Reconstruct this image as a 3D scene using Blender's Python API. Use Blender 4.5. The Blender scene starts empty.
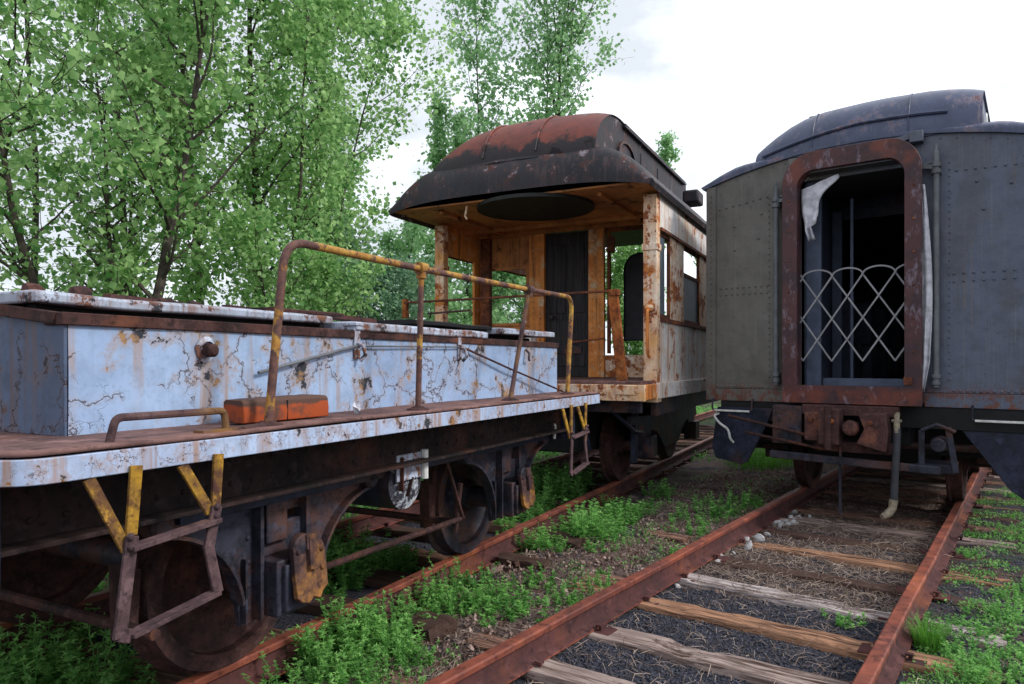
import bpy, math, random
import numpy as np
from mathutils import Vector, Matrix, noise
random.seed(7); np.random.seed(7)
scene = bpy.context.scene
COL = scene.collection
F = 700.0; CX = 512.0; HY = 363.0
RT = 0.19; CAMZ = 1.4 + RT

# ------------------------------------------------------------------ helpers
class MB:
    def __init__(s): s.v = []; s.f = []
    def add(s, vs, fs):
        o = len(s.v); s.v += [tuple(p) for p in vs]; s.f += [tuple(i + o for i in f) for f in fs]; return s
    def box(s, a, b, M=None):
        x0, y0, z0 = [min(a[i], b[i]) for i in range(3)]; x1, y1, z1 = [max(a[i], b[i]) for i in range(3)]
        vs = [(x0,y0,z0),(x1,y0,z0),(x1,y1,z0),(x0,y1,z0),(x0,y0,z1),(x1,y0,z1),(x1,y1,z1),(x0,y1,z1)]
        if M is not None: vs = [tuple(M @ Vector(p)) for p in vs]
        return s.add(vs, [(0,3,2,1),(4,5,6,7),(0,1,5,4),(1,2,6,5),(2,3,7,6),(3,0,4,7)])
    def bar(s, p0, p1, w, h, up=(0,0,1)):
        p0 = Vector(p0); p1 = Vector(p1); d = (p1 - p0).normalized(); u = Vector(up)
        sd = d.cross(u)
        if sd.length < 1e-4: sd = d.cross(Vector((0,1,0)))
        sd.normalize(); u = sd.cross(d).normalized()
        a = sd * (w/2); b = u * (h/2)
        vs = [p0-a-b, p0+a-b, p0+a+b, p0-a+b, p1-a-b, p1+a-b, p1+a+b, p1-a+b]
        return s.add(vs, [(0,3,2,1),(4,5,6,7),(0,1,5,4),(1,2,6,5),(2,3,7,6),(3,0,4,7)])
    def tube(s, pts, r, seg=10, cap=True):
        pts = [Vector(p) for p in pts]; n = len(pts); o = len(s.v)
        rs = r if isinstance(r, (list, tuple)) else [r]*n
        t0 = (pts[1]-pts[0]).normalized()
        u = t0.cross(Vector((0,0,1)))
        if u.length < 1e-3: u = t0.cross(Vector((0,1,0)))
        u.normalize()
        for i, p in enumerate(pts):
            t = (pts[min(i+1,n-1)] - pts[max(i-1,0)])
            if t.length < 1e-9: t = t0
            t.normalize(); u = (u - t*u.dot(t)); u.normalize(); w = t.cross(u)
            for k in range(seg):
                a = 2*math.pi*k/seg
                s.v.append(tuple(p + (u*math.cos(a) + w*math.sin(a))*rs[i]))
        for i in range(n-1):
            for k in range(seg):
                k2 = (k+1) % seg
                s.f.append((o+i*seg+k, o+i*seg+k2, o+(i+1)*seg+k2, o+(i+1)*seg+k))
        if cap:
            s.f.append(tuple(o+k for k in reversed(range(seg)))); s.f.append(tuple(o+(n-1)*seg+k for k in range(seg)))
        return s
    def prism(s, poly, axis, c0, c1):
        """poly of 2-D points extruded along axis ('x': (y,z), 'y': (x,z), 'z': (x,y))"""
        def P(p, c): return {'x': (c,p[0],p[1]), 'y': (p[0],c,p[1]), 'z': (p[0],p[1],c)}[axis]
        n = len(poly)
        vs = [P(p,c0) for p in poly] + [P(p,c1) for p in poly]
        fs = [tuple(range(n)), tuple(range(2*n-1, n-1, -1))]
        for i in range(n): fs.append((i, i+n, (i+1)%n+n, (i+1)%n))
        return s.add(vs, fs)
    def ring(s, outer, inner, axis, c0, c1):
        """closed frame between two outlines with the same number of points"""
        def P(p, c): return {'x': (c,p[0],p[1]), 'y': (p[0],c,p[1]), 'z': (p[0],p[1],c)}[axis]
        n = len(outer); vs = [P(p,c0) for p in outer]+[P(p,c0) for p in inner]+[P(p,c1) for p in outer]+[P(p,c1) for p in inner]
        fs = []
        for i in range(n):
            j = (i+1) % n
            fs += [(i,j,n+j,n+i),(2*n+i,3*n+i,3*n+j,2*n+j),(i,2*n+i,2*n+j,j),(n+i,n+j,3*n+j,3*n+i)]
        return s.add(vs, fs)
    def lathe(s, prof, c, axis='y', seg=32):
        """prof list of (r, h) revolved about axis through c"""
        o = len(s.v); n = len(prof)
        for k in range(seg):
            a = 2*math.pi*k/seg
            for r, h in prof:
                ca, sa = r*math.cos(a), r*math.sin(a)
                p = {'y': (ca, h, sa), 'x': (h, ca, sa), 'z': (ca, sa, h)}[axis]
                s.v.append((c[0]+p[0], c[1]+p[1], c[2]+p[2]))
        for k in range(seg):
            k2 = (k+1) % seg
            for i in range(n-1):
                s.f.append((o+k*n+i, o+k2*n+i, o+k2*n+i+1, o+k*n+i+1))
        return s
    def rivet(s, p, nrm, r=.011, h=.007):
        p = Vector(p); nrm = Vector(nrm).normalized(); u = nrm.cross(Vector((.13,.2,.97))).normalized(); w = nrm.cross(u)
        vs = []
        for rr, hh in ((r,0),(r*.75,h*.7)):
            for k in range(6):
                a = k*math.pi/3; vs.append(p + (u*math.cos(a)+w*math.sin(a))*rr + nrm*hh)
        vs.append(p + nrm*h)
        fs = [(k,(k+1)%6,6+(k+1)%6,6+k) for k in range(6)] + [(6+k,6+(k+1)%6,12) for k in range(6)]
        return s.add(vs, fs)
    def jitter(s, amp, sc=9.0):
        s.v = [tuple(Vector(p) + noise.noise_vector(Vector(p)*sc)*amp) for p in s.v]; return s
    def clusters(s):
        n = len(s.v); par = list(range(n))
        def find(i):
            while par[i] != i: par[i] = par[par[i]]; i = par[i]
            return i
        for f in s.f:
            r = find(f[0])
            for i in f[1:]: par[find(i)] = r
        comp = {}
        for i in range(n): comp.setdefault(find(i), []).append(i)
        cs = []
        for k, ids in comp.items():
            P = np.array([s.v[i] for i in ids]); cs.append([P.min(0)-.006, P.max(0)+.006, {k}])
        done = False
        while not done:
            done = True; out = []
            for c in cs:
                for o in out:
                    if (c[0] <= o[1]).all() and (o[0] <= c[1]).all():
                        o[0] = np.minimum(o[0], c[0]); o[1] = np.maximum(o[1], c[1]); o[2] |= c[2]; done = False; break
                else: out.append(c)
            cs = out
        if len(cs) < 2: return [s]
        res = []
        roots = [find(i) for i in range(n)]
        for c in cs:
            m = MB(); mp = {}
            for i in range(n):
                if roots[i] in c[2]: mp[i] = len(m.v); m.v.append(s.v[i])
            m.f = [tuple(mp[i] for i in f) for f in s.f if f[0] in mp]; res.append(m)
        return res
    def build(s, name, m, parent=None, bevel=0, smooth=35):
        if parent and name not in ('rivet_row', 'spike', 'tie_plate', 'seam'):
            cs = s.clusters()
            if 1 < len(cs) <= 60:
                cs.sort(key=lambda c: -len(c.v)); obs = [c.build1(name, m, parent, bevel, smooth) for c in cs]; return obs[0]
        return s.build1(name, m, parent, bevel, smooth)
    def build1(s, name, m, parent=None, bevel=0, smooth=35):
        me = bpy.data.meshes.new(name); me.from_pydata(s.v, [], s.f); me.validate()
        import bmesh
        bm = bmesh.new(); bm.from_mesh(me); bmesh.ops.recalc_face_normals(bm, faces=bm.faces); bm.to_mesh(me); bm.free()
        ob = bpy.data.objects.new(name, me); COL.objects.link(ob)
        if m: me.materials.append(m)
        if smooth:
            me.shade_smooth() if hasattr(me, 'shade_smooth') else None
            me.set_sharp_from_angle(angle=math.radians(smooth))
        if parent: ob.parent = parent
        if bevel:
            b = ob.modifiers.new('bevel', 'BEVEL'); b.width = bevel; b.segments = 2; b.limit_method = 'ANGLE'; b.angle_limit = math.radians(40)
        return ob

def rounded(pts, rad, n=5):
    """round the corners of an open 3-D polyline"""
    pts = [Vector(p) for p in pts]; out = [pts[0]]
    for i in range(1, len(pts)-1):
        a = (pts[i-1]-pts[i]); b = (pts[i+1]-pts[i]); r = min(rad, a.length*.45, b.length*.45)
        p0 = pts[i]+a.normalized()*r; p1 = pts[i]+b.normalized()*r
        for k in range(n+1):
            t = k/n; out.append(p0*(1-t)**2 + pts[i]*2*t*(1-t) + p1*t*t)
    out.append(pts[-1]); return out

def tag(o, label, cat, group=None, kind=None):
    if label: o['label'] = label
    if cat: o['category'] = cat
    if group: o['group'] = group
    if kind: o['kind'] = kind
    return o
def empty(name, loc, rz, label, cat, group=None):
    o = bpy.data.objects.new(name, None); COL.objects.link(o); o.location = loc; o.rotation_euler = (0,0,rz); o.empty_display_size = .2
    return tag(o, label, cat, group)
def raw_mesh(name, V, Fc, m, tint=None, parent=None, smooth=False):
    """fast numpy mesh; all faces have the same number of corners"""
    me = bpy.data.meshes.new(name); V = np.asarray(V, dtype=np.float32); Fc = np.asarray(Fc, dtype=np.int32)
    n, k = Fc.shape
    me.vertices.add(len(V)); me.vertices.foreach_set('co', V.ravel())
    me.loops.add(n*k); me.loops.foreach_set('vertex_index', Fc.ravel())
    me.polygons.add(n); me.polygons.foreach_set('loop_start', np.arange(0, n*k, k, dtype=np.int32))
    me.polygons.foreach_set('loop_total', np.full(n, k, dtype=np.int32))
    me.update(calc_edges=True)
    if tint is not None:
        at = me.attributes.new('tint', 'FLOAT', 'POINT'); at.data.foreach_set('value', np.asarray(tint, dtype=np.float32))
    if smooth: me.polygons.foreach_set('use_smooth', np.ones(n, dtype=bool))
    me.materials.append(m)
    ob = bpy.data.objects.new(name, me); COL.objects.link(ob)
    if parent: ob.parent = parent
    return ob

# ------------------------------------------------------------------ materials
class G:
    def __init__(s, name):
        s.m = bpy.data.materials.new(name); s.m.use_nodes = True; s.t = s.m.node_tree; s.n = s.t.nodes; s.b = s.n['Principled BSDF']
        s.tc = s.n.new('ShaderNodeTexCoord').outputs['Object']
    def link(s, a, b): s.t.links.new(a, b)
    def put(s, sock, v):
        if hasattr(v, 'is_output') or isinstance(v, bpy.types.NodeSocket): s.link(v, sock)
        elif isinstance(v, (tuple, list)) and len(v) == 3 and sock.type == 'RGBA': sock.default_value = (*v, 1)
        else: sock.default_value = v
    def map(s, scale=(1,1,1), loc=(0,0,0), src=None):
        m = s.n.new('ShaderNodeMapping'); s.link(src or s.tc, m.inputs[0]); m.inputs['Scale'].default_value = scale; m.inputs['Location'].default_value = loc
        return m.outputs[0]
    def noise(s, scale, detail=4, rough=.55, vec=None, dist=0, col=False):
        t = s.n.new('ShaderNodeTexNoise'); s.link(vec or s.tc, t.inputs['Vector']); t.inputs['Scale'].default_value = scale
        t.inputs['Detail'].default_value = detail; t.inputs['Roughness'].default_value = rough; t.inputs['Distortion'].default_value = dist
        return t.outputs['Color' if col else 'Fac']
    def vor(s, scale, vec=None, feature='DISTANCE_TO_EDGE', out='Distance'):
        t = s.n.new('ShaderNodeTexVoronoi'); t.feature = feature; s.link(vec or s.tc, t.inputs['Vector']); t.inputs['Scale'].default_value = scale
        return t.outputs[out]
    def ramp(s, v, lo, hi, a=0., b=1.):
        r = s.n.new('ShaderNodeMapRange'); r.interpolation_type = 'SMOOTHSTEP'; s.link(v, r.inputs[0])
        r.inputs[1].default_value = lo; r.inputs[2].default_value = hi; r.inputs[3].default_value = a; r.inputs[4].default_value = b
        return r.outputs[0]
    def math(s, op, a, b=0.):
        m = s.n.new('ShaderNodeMath'); m.operation = op; m.use_clamp = op in ('ADD',); s.put(m.inputs[0], a); s.put(m.inputs[1], b); return m.outputs[0]
    def mix(s, f, a, b, mode='MIX'):
        m = s.n.new('ShaderNodeMix'); m.data_type = 'RGBA'; m.blend_type = mode
        s.put(m.inputs[0], f); s.put(m.inputs[6], a); s.put(m.inputs[7], b); return m.outputs[2]
    def sep(s, v=None):
        m = s.n.new('ShaderNodeSeparateXYZ'); s.link(v or s.tc, m.inputs[0]); return m.outputs
    def bump(s, h, strength=.3, dist=.01):
        b = s.n.new('ShaderNodeBump'); s.link(h, b.inputs['Height']); b.inputs['Strength'].default_value = strength; b.inputs['Distance'].default_value = dist
        s.link(b.outputs[0], s.b.inputs['Normal'])
    def done(s, col, rough=.7, metal=0., spec=None):
        s.put(s.b.inputs['Base Color'], col); s.put(s.b.inputs['Roughness'], rough); s.put(s.b.inputs['Metallic'], metal)
        if spec is not None: s.b.inputs['Specular IOR Level'].default_value = spec
        return s.m

RUSTO = (.32,.10,.025); RUSTD = (.065,.025,.017); RUSTM = (.17,.055,.028)
def rust(name, a=RUSTM, b=RUSTD, c=RUSTO, amount=.5, scale=6, rough=.85):
    g = G(name); n1 = g.noise(scale, 8, .65); n2 = g.noise(scale*5, 6, .7); n3 = g.noise(scale*.5, 5, .6, vec=g.map(loc=(3,5,1)))
    col = g.mix(g.ramp(n1,.35,.65), b, a)
    col = g.mix(g.ramp(n3, .62-.25*amount, .80-.25*amount), col, c)
    col = g.mix(g.ramp(n2,.50,.68,0,.75), col, (b[0]*.4,b[1]*.4,b[2]*.45)); n4 = g.noise(scale*2.3, 7, .72, vec=g.map(loc=(7,2,5))); col = g.mix(g.ramp(n4,.52,.66,0,.6), col, (a[0]*1.5+.01,a[1]*1.5+.012,a[2]*1.5+.014))
    g.bump(g.mix(.5, n4, n2), .8, .007)
    return g.done(col, rough, 0, .25)

def paint(name, base, base2=None, under=(.03,.035,.045), chip=.5, streak=.5, crack=.6, rustc=RUSTO, scale=1., rough=.6, dirt=.4, cs=7, streakc=None, cw=.014, zfade=None, drip=1.):
    """old weathered paint: blotches, hairline cracks, flaked chips and vertical rust runs"""
    g = G(name); base2 = base2 or tuple(c*.72 for c in base)
    big = g.noise(1.6*scale, 5, .6); mid = g.noise(9*scale, 7, .6); fine = g.noise(60*scale, 4, .6)
    col = g.mix(g.ramp(big,.35,.7), base, base2)
    col = g.mix(g.ramp(mid,.4,.75,0,dirt), col, tuple(c*.45 for c in base2))
    # vertical streaks: broad rust runs and thin grey drips
    st = g.noise(1, 5, .6, vec=g.map((17*scale,17*scale,.8*scale))); st2 = g.noise(1, 4, .6, vec=g.map((46*scale,46*scale,1.3*scale),(3,3,3)))
    where = g.noise(1.5*scale, 4, .55, vec=g.map((1.6,1.6,.7),(4,2,7)))
    sf = g.math('MULTIPLY', g.ramp(st,.49,.66), g.ramp(where,.60-.22*streak,.74-.22*streak))
    col = g.mix(g.math('MULTIPLY', g.ramp(st2,.52,.66), drip*min(.6,.5*streak+.1)), col, tuple(c*.42+.02 for c in base2))
    col = g.mix(g.math('MULTIPLY', sf, .72), col, streakc or rustc)
    # cracks
    dv = g.n.new('ShaderNodeVectorMath'); dv.operation = 'ADD'; g.link(g.tc, dv.inputs[0])
    sc = g.n.new('ShaderNodeVectorMath'); sc.operation = 'SCALE'; g.link(g.noise(4*scale, 5, .65, col=True), sc.inputs[0]); sc.inputs['Scale'].default_value = .42
    g.link(sc.outputs[0], dv.inputs[1])
    e = g.vor(cs*scale, vec=dv.outputs[0])
    cm = g.ramp(g.noise(1.9*scale, 4, .6, vec=g.map(loc=(9,1,3))), .60-.16*crack, .66-.16*crack)
    ck = g.math('MULTIPLY', g.ramp(e, .0, cw, 1, 0), cm)
    e2 = g.vor(cs*2.7*scale, vec=dv.outputs[0]); ck2 = g.math('MULTIPLY', g.ramp(e2, .0, .016, 1, 0), g.math('MULTIPLY', cm, g.ramp(g.noise(3.3*scale,5,.7,vec=g.map(loc=(1,4,6))),.52,.58)))
    ck = g.math('ADD', ck, g.math('MULTIPLY', ck2, .7))
    cstain = g.math('MULTIPLY', g.ramp(e, .0, .10, 1, 0), cm)
    col = g.mix(g.math('MULTIPLY', cstain, .35), col, tuple(.4*base[i]+.6*rustc[i] for i in range(3)))
    col = g.mix(g.math('MULTIPLY', ck, .85), col, tuple(c*.4 for c in RUSTD))
    # flaked chips of several sizes
    cn = g.noise(5*scale, 9, .70, vec=g.map(loc=(2,8,4))); cn2 = g.noise(16*scale, 7, .7, vec=g.map(loc=(5,3,1)))
    th = .715-.17*chip
    ch = g.math('ADD', g.ramp(cn, th, th+.012), g.math('MULTIPLY', g.ramp(cn2, th+.03, th+.045), g.ramp(where,.42,.56)))
    cc = g.mix(g.ramp(mid,.44,.56), under, rustc); cc = g.mix(g.ramp(fine,.45,.7,0,.5), cc, RUSTD)
    halo = g.ramp(cn, th-.085, th, 0, .75)
    col = g.mix(halo, col, tuple(.35*base[i]+.65*rustc[i] for i in range(3)))
    col = g.mix(ch, col, cc)
    if zfade:
        zz = g.math('SUBTRACT', g.sep()[2], g.math('MULTIPLY', g.math('SUBTRACT', g.noise(3.2,7,.7,vec=g.map(loc=(6,6,2))), .5), zfade[3]))
        col = g.mix(g.ramp(zz, zfade[0], zfade[1], 1, 0), col, zfade[2])
    col = g.mix(g.ramp(fine,.48,.78,0,.35), col, tuple(c*.45 for c in base))
    h = g.math('SUBTRACT', g.math('MULTIPLY', mid, .4), g.math('MULTIPLY', g.math('ADD', ch, ck), .6))
    g.bump(h, .6, .005)
    return g.done(col, g.mix(ch, (rough,)*3, (.95,)*3), 0, .35)

def wood(name, base, dark, useobj=False, rough=.9):
    g = G(name); v = g.map((2.2, 38, 38)); n = g.noise(1, 8, .7, vec=v, dist=.6); n2 = g.noise(3, 5, .6); n3 = g.noise(1, 4, .6, vec=g.map((1.2,60,60)))
    if useobj:
        oi = g.n.new('ShaderNodeObjectInfo'); b = oi.outputs['Color']
    else: b = base
    col = g.mix(g.ramp(n,.38,.62), dark, b); col = g.mix(g.ramp(n2,.42,.72,0,.75), col, g.mix(.5, dark, b)); col = g.mix(g.ramp(n3,.62,.7), col, (.012,.009,.008))
    g.bump(g.mix(.5, n, n3), .8, .012)
    return g.done(col, rough, 0, .2)

def leafmat(name, dark, light, trans=.45, rough=.5):
    g = G(name); a = g.n.new('ShaderNodeAttribute'); a.attribute_name = 'tint'
    col = g.mix(a.outputs['Fac'], dark, light)
    g.done(col, rough, 0, .35)
    tr = g.n.new('ShaderNodeBsdfTranslucent'); g.link(g.mix(.0, col, col), tr.inputs[0])
    mx = g.n.new('ShaderNodeMixShader'); mx.inputs[0].default_value = trans
    g.link(g.b.outputs[0], mx.inputs[1]); g.link(tr.outputs[0], mx.inputs[2]); g.link(mx.outputs[0], g.n['Material Output'].inputs[0])
    return g.m
def plain(name, col, rough=.6, metal=0., var=.35, scale=8):
    g = G(name); n = g.noise(scale, 7, .65); c = g.mix(g.ramp(n,.35,.7), col, tuple(x*(1-var) for x in col)); g.bump(n,.3,.004)
    return g.done(c, rough, metal, .3)

M = {}
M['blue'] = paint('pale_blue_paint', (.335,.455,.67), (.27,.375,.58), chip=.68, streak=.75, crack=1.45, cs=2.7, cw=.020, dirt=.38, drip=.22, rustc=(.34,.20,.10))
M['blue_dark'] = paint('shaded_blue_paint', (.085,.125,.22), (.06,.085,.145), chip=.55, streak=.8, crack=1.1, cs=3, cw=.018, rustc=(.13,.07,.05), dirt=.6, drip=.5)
M['blue_edge'] = paint('rusty_blue_paint', (.42,.52,.72), (.34,.41,.58), chip=.80, streak=1.7, crack=.9, scale=1.2, drip=.4, rustc=(.32,.15,.05))
M['white_rust'] = paint('rusted_white_paint', (.84,.84,.86), (.76,.66,.56), under=(.26,.08,.03), chip=.70, streak=3.0, crack=.3, drip=.6, rustc=(.52,.18,.04), streakc=(.50,.20,.055))
M['lid_white'] = paint('lid_paint', (.50,.57,.72), (.36,.40,.48), chip=.95, streak=1.2, crack=.4, scale=1.5, rustc=(.20,.085,.05))
M['orange'] = paint('orange_rusted_cream', (.88,.34,.075), (.66,.21,.045), under=(.66,.52,.38), chip=.62, streak=1.0, crack=.3, drip=.6, rustc=(.72,.56,.38), streakc=(.19,.055,.02))
M['ceil'] = paint('rusty_ceiling', (.68,.27,.08), (.38,.135,.05), under=(.07,.03,.02), chip=.6, streak=.3, crack=.5, rustc=(.15,.055,.03))
M['cream'] = paint('rusted_cream_paint', (.88,.82,.72), (.80,.40,.13), under=(.28,.075,.026), chip=1.08, streak=2.8, crack=.3, drip=.3, rustc=(.56,.19,.04), streakc=(.55,.19,.04))
M['grey'] = paint('grey_coach_paint', (.082,.088,.088), (.062,.068,.080), chip=.22, streak=.22, crack=.2, rustc=(.10,.05,.03), dirt=.3, rough=.5, streakc=(.13,.09,.05))
def coachend():
    g = G('coach_end_paint'); s = g.sep(); big = g.noise(1.5,5,.6); fine = g.noise(40,5,.6)
    f = g.ramp(g.math('ADD', g.math('MULTIPLY', s[1], -.3), g.math('MULTIPLY', big, .35)), -.15, .45)
    col = g.mix(f, (.128,.116,.092), (.086,.102,.150))
    col = g.mix(g.ramp(g.noise(7,7,.6),.45,.75,0,.4), col, (.055,.055,.06))
    st = g.noise(1,6,.62, vec=g.map((16,16,.7))); wh = g.noise(1, 3, .5, vec=g.map((1.5,1.5,.4),(5,2,1)))
    col = g.mix(g.math('MULTIPLY', g.ramp(st,.58,.7), g.ramp(wh,.5,.65,0,.7)), col, (.17,.11,.05))
    low = g.math('MULTIPLY', g.ramp(s[2], 1.25, 1.05), g.ramp(g.noise(12,7,.7),.45,.55))
    col = g.mix(low, col, (.13,.045,.03))
    col = g.mix(g.ramp(g.noise(9,8,.7,vec=g.map(loc=(1,9,3))),.69,.71), col, (.14,.07,.035))
    col = g.mix(g.math('MULTIPLY', g.ramp(g.noise(1,4,.6,vec=g.map((60,60,1.0),(2,2,2))),.54,.66), .35), col, (.16,.16,.17)); col = g.mix(g.ramp(g.noise(22,7,.7,vec=g.map(loc=(3,3,9))),.60,.66,0,.6), col, (.035,.032,.034)); col = g.mix(g.ramp(g.noise(2.6,6,.65,vec=g.map((1,1,.5),(8,3,2))),.5,.62,0,.35), col, (.06,.055,.05))
    g.bump(g.math('ADD', g.math('MULTIPLY', g.noise(2.2,3,.5,vec=g.map(loc=(5,5,5))), .8), g.math('MULTIPLY', fine, .06)),.7,.05)
    return g.done(col, g.ramp(g.noise(6,6,.6),.35,.65,.38,.62), 0, .4)
M['coach_end'] = coachend()
M['roof_blue'] = paint('slate_roof_paint', (.070,.086,.155), (.050,.062,.110), chip=.58, streak=.5, crack=.2, rustc=(.20,.16,.20), under=(.17,.10,.11), rough=.36, dirt=.35)
M['roof_red'] = paint('red_lead_roof', (.235,.055,.036), (.135,.036,.028), under=(.22,.18,.18), chip=.70, streak=.8, crack=.3, rustc=(.045,.026,.026), streakc=(.06,.022,.018), rough=.6, zfade=(3.66,3.74,(.016,.014,.018),.62))
M['roof_black'] = paint('tarred_roof', (.011,.011,.017), (.024,.022,.030), under=(.22,.20,.23), chip=.72, streak=.9, crack=.7, rustc=(.09,.035,.028), streakc=(.07,.045,.05), rough=.6, zfade=(3.40,3.62,(.012,.012,.017),-.0) if False else None)
M['rust'] = rust('rusted_iron')
M['rust_deck'] = rust('rusted_deck', (.19,.105,.095), (.085,.045,.043), (.24,.11,.07), .35, 4)
M['rust_brown'] = rust('dark_rusted_iron', (.075,.032,.028), (.028,.016,.016), (.14,.05,.028), .3, 7)
M['frame_dark'] = rust('shade_darkened_frame', (.032,.017,.016), (.009,.007,.008), (.075,.028,.018), .3, 5)  # rusted iron darkened, with the shade beneath the deck put into its colour
M['rust_orange'] = rust('bright_rust', (.34,.095,.02), (.12,.035,.016), (.42,.17,.05), .6, 9)
M['rail'] = rust('rail_rust', (.25,.070,.042), (.12,.040,.032), (.34,.10,.045), .3, 3, .6)
M['rail_web'] = rust('rail_dark', (.10,.036,.034), (.06,.026,.026), (.19,.06,.03), .3, 3)
M['frame_rust'] = rust('diaphragm_rust', (.085,.028,.028), (.040,.018,.022), (.24,.055,.022), .15, 3.2, .45)
g = G('diaphragm_rust2'); n1=g.noise(3.5,7,.68); n2=g.noise(11,8,.72,vec=g.map((1,1,.45),(4,1,2))); n3=g.noise(40,6,.7); sp_=g.sep()
c_=g.mix(g.ramp(n1,.36,.62),(.034,.018,.023),(.078,.026,.028)); c_=g.mix(g.ramp(n2,.54,.64,0,.75),c_,(.19,.15,.19)); c_=g.mix(g.ramp(n3,.5,.7,0,.6),c_,(.03,.014,.018))
hot=g.math('MULTIPLY',g.ramp(g.noise(2.2,5,.6,vec=g.map(loc=(1,7,3))),.47,.60),g.math('ADD',g.ramp(sp_[2],3.1,3.25),g.ramp(sp_[2],1.2,1.1))); c_=g.mix(g.math('MULTIPLY',hot,.34),c_,(.30,.065,.02))
g.bump(g.mix(.5,n2,n3),.7,.006); M['frame_rust']=g.done(c_,.5,0,.35)
M['coupler'] = rust('coupler_rust', (.085,.038,.036), (.05,.024,.024), (.19,.075,.05), .35, 8)
M['iron'] = rust('blackened_iron', (.034,.036,.056), (.012,.012,.018), (.095,.045,.036), .75, 6, .55)
M['iron_blue'] = rust('blue_black_iron', (.026,.031,.060), (.012,.014,.026), (.05,.028,.027), .3, 4, .5)
M['black'] = plain('black_and_shade', (.014,.014,.016), .8)  # plain black; on the boxes below the coaches it stands for shade
M['yellow'] = rust('yellow_step_paint', (.40,.22,.022), (.075,.032,.026), (.40,.22,.03), .0, 8)
M['lid_rust'] = rust('flaked_lid', (.075,.038,.036), (.035,.02,.022), (.33,.15,.04), .55, 9)
g = G('yellow_pipe_paint'); n1 = g.noise(3.2,6,.65); n2 = g.noise(30,6,.7); n3 = g.noise(9,6,.7,vec=g.map(loc=(3,1,7)))
c_ = g.mix(g.ramp(n2,.35,.7), (.15,.07,.055), (.055,.03,.03)); c_ = g.mix(g.math('MULTIPLY', g.ramp(g.math('ADD', n1, g.math('MULTIPLY', g.math('SUBTRACT', n3, .5), .7)),.50,.56), g.ramp(n2,.66,.5)), c_, g.mix(g.ramp(n3,.4,.65), (.46,.27,.05), (.30,.13,.03)))
g.bump(n2,.5,.004); M['yellow_pipe'] = g.done(c_,.75,0,.3)
M['pipe'] = rust('pipe_rust', (.10,.055,.055), (.045,.026,.03), (.27,.14,.04), .45, 4)
M['step_rust'] = rust('step_rust', (.12,.070,.075), (.05,.03,.034), (.25,.12,.05), .35, 8)
M['pipe_grey'] = plain('grey_pipe', (.14,.15,.165), .45)
M['white_iron'] = plain('white_grab_iron', (.68,.68,.66), .5, 0, .35, 14)
M['gate'] = plain('gate_steel', (.26,.26,.28), .5, 0, .3)
g = G('dark_door_wood'); n1=g.noise(1,7,.65,vec=g.map((30,34,1.6)),dist=.4); n2=g.noise(5,6,.6); g.bump(n1,.5,.004)
M['door'] = g.done(g.mix(g.ramp(n2,.45,.7,0,.5), g.mix(g.ramp(n1,.4,.62),(.012,.011,.014),(.040,.036,.040)), (.05,.035,.03)), .7, 0, .3)
M['sash_grey'] = plain('grey_sash_paint', (.14,.16,.21), .5, 0, .35, 3)
M['orange_wood'] = None
M['cloth'] = plain('tattered_cloth', (.62,.62,.68), .9, 0, .4, 14)
M['hose'] = plain('rubber_hose', (.05,.05,.062), .6)
M['glass'] = None
g = G('dusty_glass'); n = g.noise(2,5,.6); M['glass'] = g.done(g.mix(g.ramp(n,.3,.7),(.085,.115,.145),(.045,.06,.08)), .5, 0, .25)
g = G('orange_block_paint'); z = g.sep(); n = g.noise(9,7,.65)
M['orange_wood'] = g.done(g.mix(g.ramp(g.math('ADD', n, g.ramp(z[2],.055,.085,0,.35)),.50,.66), (.33,.060,.014), (.085,.042,.030)), .7, 0, .3)
g.bump(n,.4,.004)
M['tie'] = wood('tie_wood', (.3,.2,.12), (.05,.026,.02), True)
M['bark'] = plain('bark', (.085,.068,.058), .9, 0, .6, 6)
M['bark_dark'] = plain('dark_bark', (.04,.03,.028), .9, 0, .5, 6)
M['stone'] = plain('pale_stone', (.50,.49,.50), .85, 0, .4, 20)
M['leaf'] = leafmat('poplar_leaf', (.07,.24,.055), (.62,.88,.38), .62)
M['leaf_far'] = leafmat('far_poplar_leaf', (.16,.35,.15), (.52,.78,.40), .6)
M['leaf_blue'] = leafmat('willow_leaf', (.12,.26,.14), (.32,.50,.34))
M['weed'] = leafmat('weed_leaf', (.06,.24,.045), (.36,.70,.20), .5)
M['grass'] = leafmat('grass_blade', (.045,.17,.02), (.17,.42,.05), .35)
M['straw'] = leafmat('dry_straw', (.10,.065,.05), (.46,.36,.30), .05, .9)
M['litter'] = leafmat('dead_leaf', (.10,.05,.035), (.46,.34,.30), .1, .9)
g = G('cinder'); a = g.n.new('ShaderNodeAttribute'); a.attribute_name = 'tint'
M['cinder'] = g.done(g.mix(a.outputs['Fac'], (.016,.018,.028), (.10,.105,.14)), .55, 0, .4)
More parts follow.
